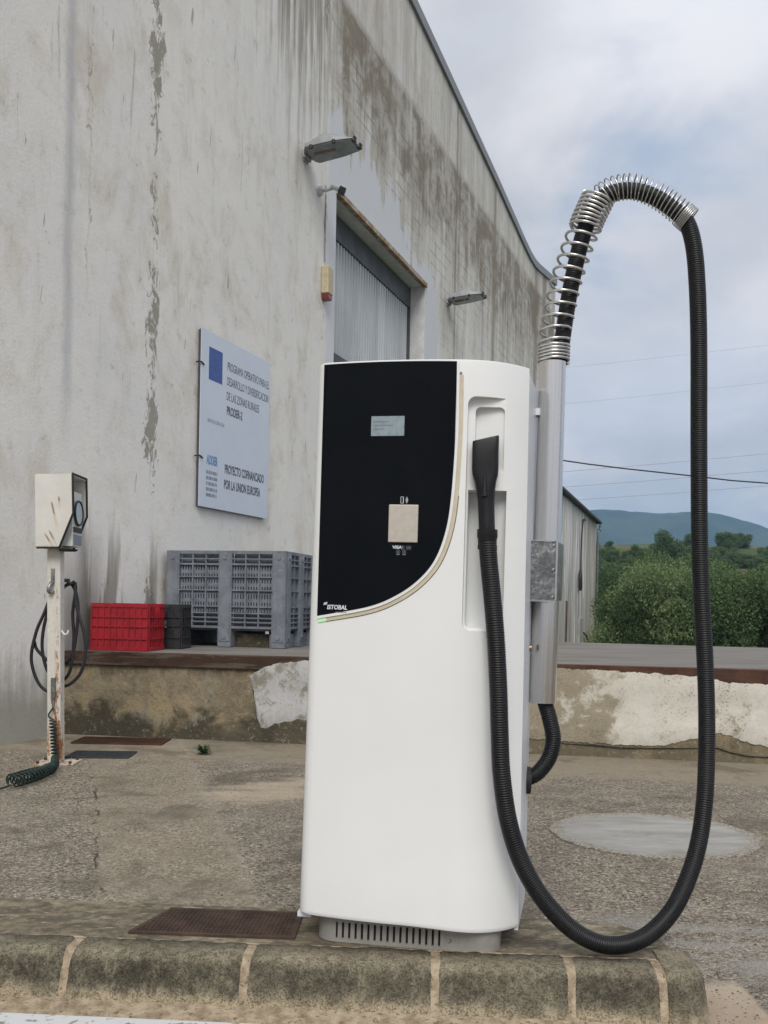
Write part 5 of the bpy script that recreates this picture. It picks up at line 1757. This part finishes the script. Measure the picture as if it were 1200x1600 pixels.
# rounded corners full height
k = 10
for seg in (pp[:k + 1], pp[k + 1:2 * k + 2]):
    vs = [(x, y, .006) for x, y in seg] + [(x, y, .051) for x, y in seg]
    b.add(vs, [(i, i + 1, k + 2 + i, k + 1 + i) for i in range(k)], True)
b.box(-.256, -.250, .077, .34, .006, .051); b.box(.246, .252, .077, .34, .006, .051)
plinth = b.build('plinth', M_grey, vac)
inner.build('plinth_core', M_dark, plinth)
b = MB(); b.cyl((.118, .021, .026), (.118, .017, .026), .0045, n=10); b.build('screw', M_galv, plinth)
b = MB()
for x in (.104, .132, .142):
    b = MB(); b.box(x, x + .0016, .0205, .0225, .010, .046); b.build('moulded_rib', M_grey, plinth)

# steel pole and its clamp box
b = MB()
b.cyl((.3505, .32, .652), (.3515, .32, 1.664), .0395, n=40)
pole = b.build('support_pole', M_steel, vac)
b = MB(); b.cyl((.3505, .32, .6515), (.3505, .32, .66), .0365, n=32); b.build('pole_opening', M_dark, pole)
b = MB(); b.box(.2885, .390, .236, .366, .955, 1.127)
box = b.build('clamp_box', M_galv, vac, bev=.003)
box.matrix_local = Matrix.Translation((.340, .30, 0)) @ Matrix.Rotation(R(-9), 4, 'Z') @ Matrix.Translation((-.340, -.30, 0))
b = MB()
b.box(.2875, .3895, .2335, .2365, .952, .9555); b.box(.2875, .3895, .2335, .2365, 1.1265, 1.130); b.box(.3865, .3915, .233, .2362, .956, 1.126); b.box(.2870, .2895, .2335, .2362, .956, 1.126)
b.build('folded_edge', M_spring, box)
for z in (.966, 1.045, 1.115):
    b = MB(); b.cyl((.379, .2358, z), (.379, .231, z), .0048, .003, 12); b.build('rivet', M_spring, box)
b = MB(); b.box(.296, .345, .30, .34, 1.505, 1.525); b.build('pole_bracket', M_white2, vac)
b = MB(); b.cyl((.300, .33, .416), (.321, .332, .416), .042, .040, 28); b.build('hose_socket', M_dark, vac)

# corrugated hoses
def corrugated(path, r, pitch=.0064, depth=.0022, n=18, part=(0, 1)):
    pts = spline(path, pitch / 4)
    rad = []
    for i in range(len(pts)):
        rad.append(r - depth * (0.0, .35, 1.0, .35)[i % 4])
    m_ = MB(); m_.sweep(pts, rad, n, True)
    return m_
HOSE = [(.1905, -.018, 1.106), (.1966, -.024, 1.0489), (.2077, -.032, .9643), (.2213, -.044, .8466), (.2321, -.052, .7126), (.2388, -.052, .5952), (.2465, -.048, .4941), (.2663, -.038, .3758), (.299, -.018, .2729), (.3449, 0, .1873), (.4008, .02, .1174), (.4616, .037, .0654), (.5302, .051, .0385), (.599, .075, .0400), (.6601, .105, .0667), (.7184, .15, .1186), (.7629, .19, .1986), (.7934, .225, .29), (.81, .25, .4029), (.816, .275, .5264), (.8145, .29, .6711), (.8068, .3, .8175), (.7942, .305, .9834), (.785, .31, 1.1502), (.7768, .315, 1.4106), (.7703, .32, 1.6721), (.7649, .32, 1.8025), (.7587, .32, 1.8957), (.7512, .32, 1.9704), (.7405, .32, 2.0266), (.727, .32, 2.0644), (.7102, .32, 2.0874), (.6824, .32, 2.1117), (.6436, .32, 2.1401), (.6048, .32, 2.1584), (.5662, .32, 2.1678), (.5276, .32, 2.1665), (.4959, .32, 2.1564), (.4687, .32, 2.1364), (.4455, .32, 2.0918), (.4271, .32, 2.0326), (.4122, .32, 1.9648), (.3976, .32, 1.8853), (.3864, .32, 1.8057), (.3783, .32, 1.7374), (.3728, .32, 1.6918), (.364, .32, 1.6462)]
corrugated(HOSE, .0246).build('suction_hose', M_hose, vac)
LOW = [(.3505, .32, .70), (.357, .32, .655), (.3735, .321, .6005), (.3847, .325, .5434), (.375, .329, .489), (.3497, .331, .4481), (.3258, .332, .4280), (.2949, .333, .416)]
corrugated(LOW, .0238).build('connecting_hose', M_hose, vac)
b = MB()
SP1 = [(.3539, .32, 1.6635), (.3541, .32, 1.7177), (.3568, .32, 1.7606), (.3626, .32, 1.7948), (.3689, .32, 1.8289), (.3745, .32, 1.8631), (.3822, .32, 1.8971), (.3902, .32, 1.9311), (.3995, .32, 1.9594), (.4097, .32, 1.9933), (.4211, .32, 2.0271), (.4341, .32, 2.0609), (.4433, .32, 2.089), (.4721, .32, 2.1533)]
base_c = helix(SP1[:2], .0445, 5.5, 0, 28, side=(1, 0, 0))
mid_c = helix(SP1[1:12], .0445, 10, 0, 28, side=(1, 0, 0), phase=math.pi)
top_c = helix(SP1[11:], .0465, 8, 0, 28, side=(1, 0, 0), phase=math.pi)
b.sweep(base_c + mid_c[1:] + top_c[1:], .0042, 8)
b.build('lower_spring', M_spring, vac)
b = MB()
SP2 = [(.4782, .32, 2.1531), (.5027, .32, 2.1703), (.5273, .32, 2.1778), (.5658, .32, 2.1797), (.6045, .32, 2.1697), (.6433, .32, 2.1497), (.6821, .32, 2.1213), (.7127, .32, 2.0938), (.7332, .32, 2.0746)]
s2a = helix(SP2[:8], .0362, 19, 0, 24, side=(0, 1, 0))
s2b = helix(SP2[7:], .0372, 5, 0, 24, side=(0, 1, 0))
b.sweep(s2a + s2b[1:], .0021, 7)
b.build('upper_spring', M_spring, vac)

# nozzle: flat crevice mouth, shoulder, neck and collar
b = MB()
NZ = [(1.1385, .0272, .0272, .1895), (1.120, .0275, .0275, .1898), (1.112, .0252, .0252, .1900), (1.098, .0250, .0250, .1903), (1.096, .0262, .0262, .1905), (1.086, .0262, .0262, .1908)]
def loft(mb, secs, n=28, cap0=True, cap1=True, sq=2.0):
    vs = []
    for (z, hw, ht, ca, cb_, sl) in secs:
        for k in range(n):
            a = 2 * math.pi * k / n
            ca_, sa_ = math.cos(a), math.sin(a)
            x = hw * math.copysign(abs(ca_) ** (2 / sl[0]), ca_)
            y = ht * math.copysign(abs(sa_) ** (2 / sl[0]), sa_)
            vs.append((ca + x, cb_ + y, z + (x / max(hw, 1e-6)) * sl[1]))
    m2 = len(secs)
    mb.add(vs, [(i * n + k, (i + 1) * n + k, (i + 1) * n + (k + 1) % n, i * n + (k + 1) % n) for i in range(m2 - 1) for k in range(n)], True)
    if cap0: mb.add(vs, [tuple(range(n))])
    if cap1: mb.add(vs, [tuple(range((m2 - 1) * n, m2 * n))[::-1]])
NB = -.012
loft(b, [(1.380, .0345, .0170, .1785, NB, (6, .008)), (1.374, .0350, .0185, .1785, NB, (6, .007)), (1.34, .0350, .020, .1785, NB, (4.5, .003)), (1.30, .0352, .0205, .1790, NB, (4.5, 0)), (1.284, .0340, .0205, .1795, NB, (4, 0)),
         (1.268, .0290, .0215, .1805, NB, (3, 0)), (1.245, .0255, .0222, .1815, NB, (2.4, 0)), (1.215, .0222, .0222, .1835, NB, (2, 0)), (1.18, .0218, .0218, .1855, NB - .001, (2, 0)), (1.1395, .0216, .0216, .188, NB - .002, (2, 0))])
noz = b.build('nozzle', M_nozzle, vac)
b = MB()
b.cyl((.1805, NB - .0215, 1.225), (.1795, NB - .0195, 1.302), .0085, .0015, 14)
b.build('nozzle_rib', M_nozzle, noz)
b = MB()
loft(b, [(z, hw, ht, ca, NB - .003, (2, 0)) for z, hw, ht, ca in NZ])
b.build('hose_collar', M_nozzle, noz)

# ------------------------------------------------------------------ overhead wires
def wire(label, pts, r, mat):
    m_ = MB(); m_.sweep(spline(pts, 1.5), r, 6)
    tag(m_.build('overhead_wire', mat), label, 'wire', 'overhead wires')
def ext(a, c_, k0, k1, sag):
    a, c_ = Vector(a), Vector(c_)
    d_ = c_ - a
    p0, p1 = a - d_ * k0, c_ + d_ * k1
    return [p0, a, (a + c_) / 2 - Vector((0, 0, sag)), c_, p1]
wire('thick black overhead cable sagging across the sky towards the right', [(1.0, 40, 8.1), (7.44, 40, 7.07), (12.65, 40, 6.55), (15.91, 40, 6.29), (25, 40, 6.0), (40, 40, 6.2)], .028, M_cable)
wire('thin grey wire just above the thick black cable', ext((7.45, 40, 6.62), (15.89, 40, 7.52), .4, 2.5, .02), .007, M_wire)
wire('thin grey wire just below the thick black cable', ext((7.46, 40, 5.98), (15.9, 40, 6.81), .4, 2.5, .02), .007, M_wire)
wire('lowest thin grey wire, close above the mountain', ext((7.95, 40, 5.45), (15.91, 40, 6.18), .4, 2.5, .02), .007, M_wire)
wire('highest thin grey wire crossing the sky beside the hose', ext((7.5, 40, 10.97), (14.21, 40, 11.83), .4, 2.5, .02), .004, M_wire)
wire('second highest thin grey wire crossing the sky beside the hose', ext((7.69, 40, 9.48), (14.24, 40, 10.29), .4, 2.5, .02), .004, M_wire)

# ------------------------------------------------------------------ vegetation
def crown_mesh(name, lobes, count, size, mat, seed, upright=0.0):
    r_ = random.Random(seed)
    m_ = MB()
    tot = sum(l[3] ** 2 for l in lobes)
    for (cx_, cy_, cz_, R_, fz) in lobes:
        nn = int(count * R_ ** 2 / tot)
        for i in range(nn):
            while True:
                q = Vector((r_.uniform(-1, 1), r_.uniform(-1, 1), r_.uniform(-1, 1)))
                if .05 < q.length < 1: break
            q.normalize()
            rad = R_ * (r_.random() ** .38) * (1 + .28 * mnoise.noise(q * 2.6 + Vector((seed, cx_, cz_))))
            c_ = Vector((cx_, cy_, cz_)) + Vector((q.x * rad, q.y * rad, q.z * rad * fz))
            if c_.z < .05: continue
            s_ = size * r_.uniform(.6, 1.35)
            d_ = Vector((r_.gauss(0, 1), r_.gauss(0, 1), r_.gauss(0, 1) + upright)).normalized()
            sd_ = d_.orthogonal().normalized()
            sd_ = (Matrix.Rotation(r_.uniform(0, 6.28), 3, d_) @ sd_)
            m_.add([c_ - d_ * s_, c_ + sd_ * s_ * .38, c_ + d_ * s_, c_ - sd_ * s_ * .38], [(0, 1, 2, 3)])
    me_ = bpy.data.meshes.new(name)
    me_.from_pydata(m_.v, [], m_.f)
    me_.materials.append(mat)
    me_.update()
    return me_
def trunk_mesh(name, h, r_, lobes, seed):
    m_ = MB()
    rr = random.Random(seed)
    m_.sweep(spline([(0, 0, -.1), (.03 * h, .02 * h, h * .3), (-.01 * h, .03 * h, h * .6)], .15), [r_ * (1 - .6 * i / 20) for i in range(60)][:len(spline([(0, 0, -.1), (.03 * h, .02 * h, h * .3), (-.01 * h, .03 * h, h * .6)], .15))], 8)
    for (cx_, cy_, cz_, R_, fz) in lobes:
        pth = spline([(0.02 * h, .01 * h, h * .22), (cx_ * .5, cy_ * .5, (h * .25 + cz_) / 2), (cx_, cy_, cz_)], .15)
        m_.sweep(pth, [r_ * .5 * (1 - .8 * i / len(pth)) for i in range(len(pth))], 6)
    me_ = bpy.data.meshes.new(name)
    me_.from_pydata(m_.v, [], m_.f)
    me_.polygons.foreach_set('use_smooth', [True] * len(m_.f))
    me_.materials.append(M_bark)
    me_.update()
    return me_
def species(prefix, seed, H_, spread, nl, count, size, mat, upright=0.0):
    r_ = random.Random(seed)
    lobes = []
    for i in range(nl):
        a = r_.uniform(0, 6.28); d_ = spread * math.sqrt(r_.random()) * .75
        z = H_ * r_.uniform(.16, .80)
        lobes.append((math.cos(a) * d_, math.sin(a) * d_, z, r_.uniform(.32, .55) * min(spread, H_ * .6), r_.uniform(.8, 1.15)))
    lobes.append((0, 0, H_ * .70, .42 * min(spread, H_ * .6), 1.1))
    return (crown_mesh('crown', lobes, count, size, mat, seed, upright), trunk_mesh('trunk', H_, .05 * H_ ** .5, lobes[::2], seed))
SHRUB = [species('w', 3, 2.7, 1.7, 8, 26000, .046, M_leaf_willow, .8), species('w', 8, 2.5, 1.8, 11, 26000, .046, M_leaf_willow, .8), species('d', 15, 2.8, 1.6, 9, 26000, .046, M_leaf_dark, .3)]
TREE = [species('p', 21, 3.6, 1.6, 9, 6500, .13, M_leaf_pine), species('p', 27, 3.2, 2.1, 10, 6500, .13, M_leaf_dark), species('p', 33, 2.4, 1.7, 8, 5000, .13, M_leaf_pine)]
def plant(kind, sp, x, y, s_, label, group=None, cat='shrub', sz=1.0, z=None):
    rz = rnd.uniform(0, 6.28)
    o = thing(kind, label, cat, (x, y, land(x, y) - .05 if z is None else z), (0, 0, rz), group)
    o.scale = (s_, s_, s_ * sz)
    for nm, me_ in (('crown', sp[0]), ('trunk', sp[1])):
        c_ = bpy.data.objects.new(nm, me_)
        COL.objects.link(c_)
        c_.parent = o
    return o
# hedge of shrubs right behind the dock
hg = 'row of dense shrubs behind the dock'
ORD = ['first', 'second', 'third', 'fourth', 'fifth', 'sixth', 'seventh', 'eighth', 'ninth', 'tenth']
count_ = 0
plant('shrub', SHRUB[2], 6.45, 25.4, .60, 'small dark green shrub close beside the shed corner', hg, sz=1.2)
plant('shrub', SHRUB[1], 7.05, 25.9, .82, 'pale green shrub between the small dark one and the front row', hg)
x = 7.75
i = 0
while x < 13.5:
    plant('shrub', SHRUB[(i * 2 + i // 3) % 3], x, 25.6 + rnd.uniform(-.5, .5), rnd.uniform(.94, 1.10), ORD[count_] + ' dense green shrub from the shed in the front row behind the dock', hg, sz=rnd.uniform(.92, 1.05))
    count_ += 1
    x += rnd.uniform(1.15, 1.5); i += 1
x = 8.9
count_ = 0
while x < 16:
    plant('shrub', SHRUB[i % 3], x, 30.5 + rnd.uniform(-.8, .8), rnd.uniform(1.0, 1.18), ORD[count_] + ' taller grey-green shrub from the shed in the second row behind the dock', 'second row of shrubs behind the dock', sz=rnd.uniform(.9, 1.1))
    count_ += 1
    x += rnd.uniform(1.4, 1.9); i += 1
x = 10.2
count_ = 0
while x < 20:
    plant('shrub', SHRUB[(i + 1) % 3], x, 37.5 + rnd.uniform(-1.2, 1.2), rnd.uniform(1.05, 1.30), ORD[count_] + ' rear shrub from the shed, just below the hillside', 'rear shrubs below the hillside', sz=rnd.uniform(.9, 1.1))
    count_ += 1
    x += rnd.uniform(1.6, 2.2); i += 1
# scrub on the hillside
for k in range(230):
    y = rnd.uniform(46, 102)
    x = y * rnd.uniform(.18, .46)
    plant('bush', TREE[rnd.choice((0, 1, 2, 2))], x, y, rnd.uniform(.28, .62), 'low green bush on the scrubby hillside', 'bushes on the hillside', 'bush', sz=rnd.uniform(.7, 1.0))
# trees that stand out on the crest
def crest(px, top, w_, Y, sp, label, sz=1.0, hm=3.4):
    x = (px - 600) / 1500 * Y
    z0 = land(x, Y) - .3
    ztop = 1.07 + (940 + .018 * (px - 600) - top) / 1500 * Y
    s_ = max(.4, (ztop - z0) / hm)
    return plant('tree', sp, x, Y, s_, label, None, 'tree', z=z0, sz=sz)
crest(1041, 832, 0, 92, TREE[0], 'round green tree alone on the hill crest left of the hose')
crest(1131, 829, 0, 108, TREE[1], 'broad dark tree on the hill crest right of the hose')
crest(1156, 831, 0, 110, TREE[1], 'dark tree at the right end of the crest group')
crest(1079, 832, 0, 108, TREE[1], 'dark tree on the crest half hidden by the hose')
crest(998, 846, 0, 96, TREE[2], 'small bushy tree on the crest left of the round tree')
crest(950, 850, 0, 112, TREE[2], 'small crest tree close beside the shed roof corner')
crest(1190, 846, 0, 100, TREE[2], 'small crest tree at the right edge of the picture')

# ------------------------------------------------------------------ grit on the ground
b = MB()
def stone(x, y, z, s_):
    vs = []
    for dx_, dy_, dz_ in ((1, 0, 0), (-1, 0, 0), (0, 1, 0), (0, -1, 0), (0, 0, 1), (0, 0, -.4)):
        k_ = s_ * rnd.uniform(.6, 1.2)
        vs.append((x + dx_ * k_, y + dy_ * k_, z + dz_ * k_ * .7))
    b.add(vs, [(0, 2, 4), (2, 1, 4), (1, 3, 4), (3, 0, 4), (2, 0, 5), (1, 2, 5), (3, 1, 5), (0, 3, 5)])
for k in range(900):
    stone(rnd.uniform(.85, 1.9), rnd.uniform(2.0, 3.6), .001, rnd.choice((.0015, .002, .002, .003, .005)))
for k in range(1400):
    y = rnd.uniform(3.0, 6.4); stone(rnd.uniform(-.42, .42) * y, y, .001, rnd.choice((.002, .002, .003, .004, .006)))
tag(b.build('grit', M_pebble), kind='stuff')

# ------------------------------------------------------------------ air between here and the hills
b = MB(); b.box(-560, 900, -30, 1520, -8, 150)
hz = bpy.data.materials.new('haze')
hz.use_nodes = True
N = NT(hz.node_tree)
pv_ = N.node('ShaderNodeVolumePrincipled', {'Color': (.42, .68, 1.0), 'Density': .00046, 'Anisotropy': .2})
oo = N.node('ShaderNodeOutputMaterial')
N.t.links.new(pv_.outputs[0], oo.inputs['Volume'])
tag(b.build('haze', hz), kind='stuff')
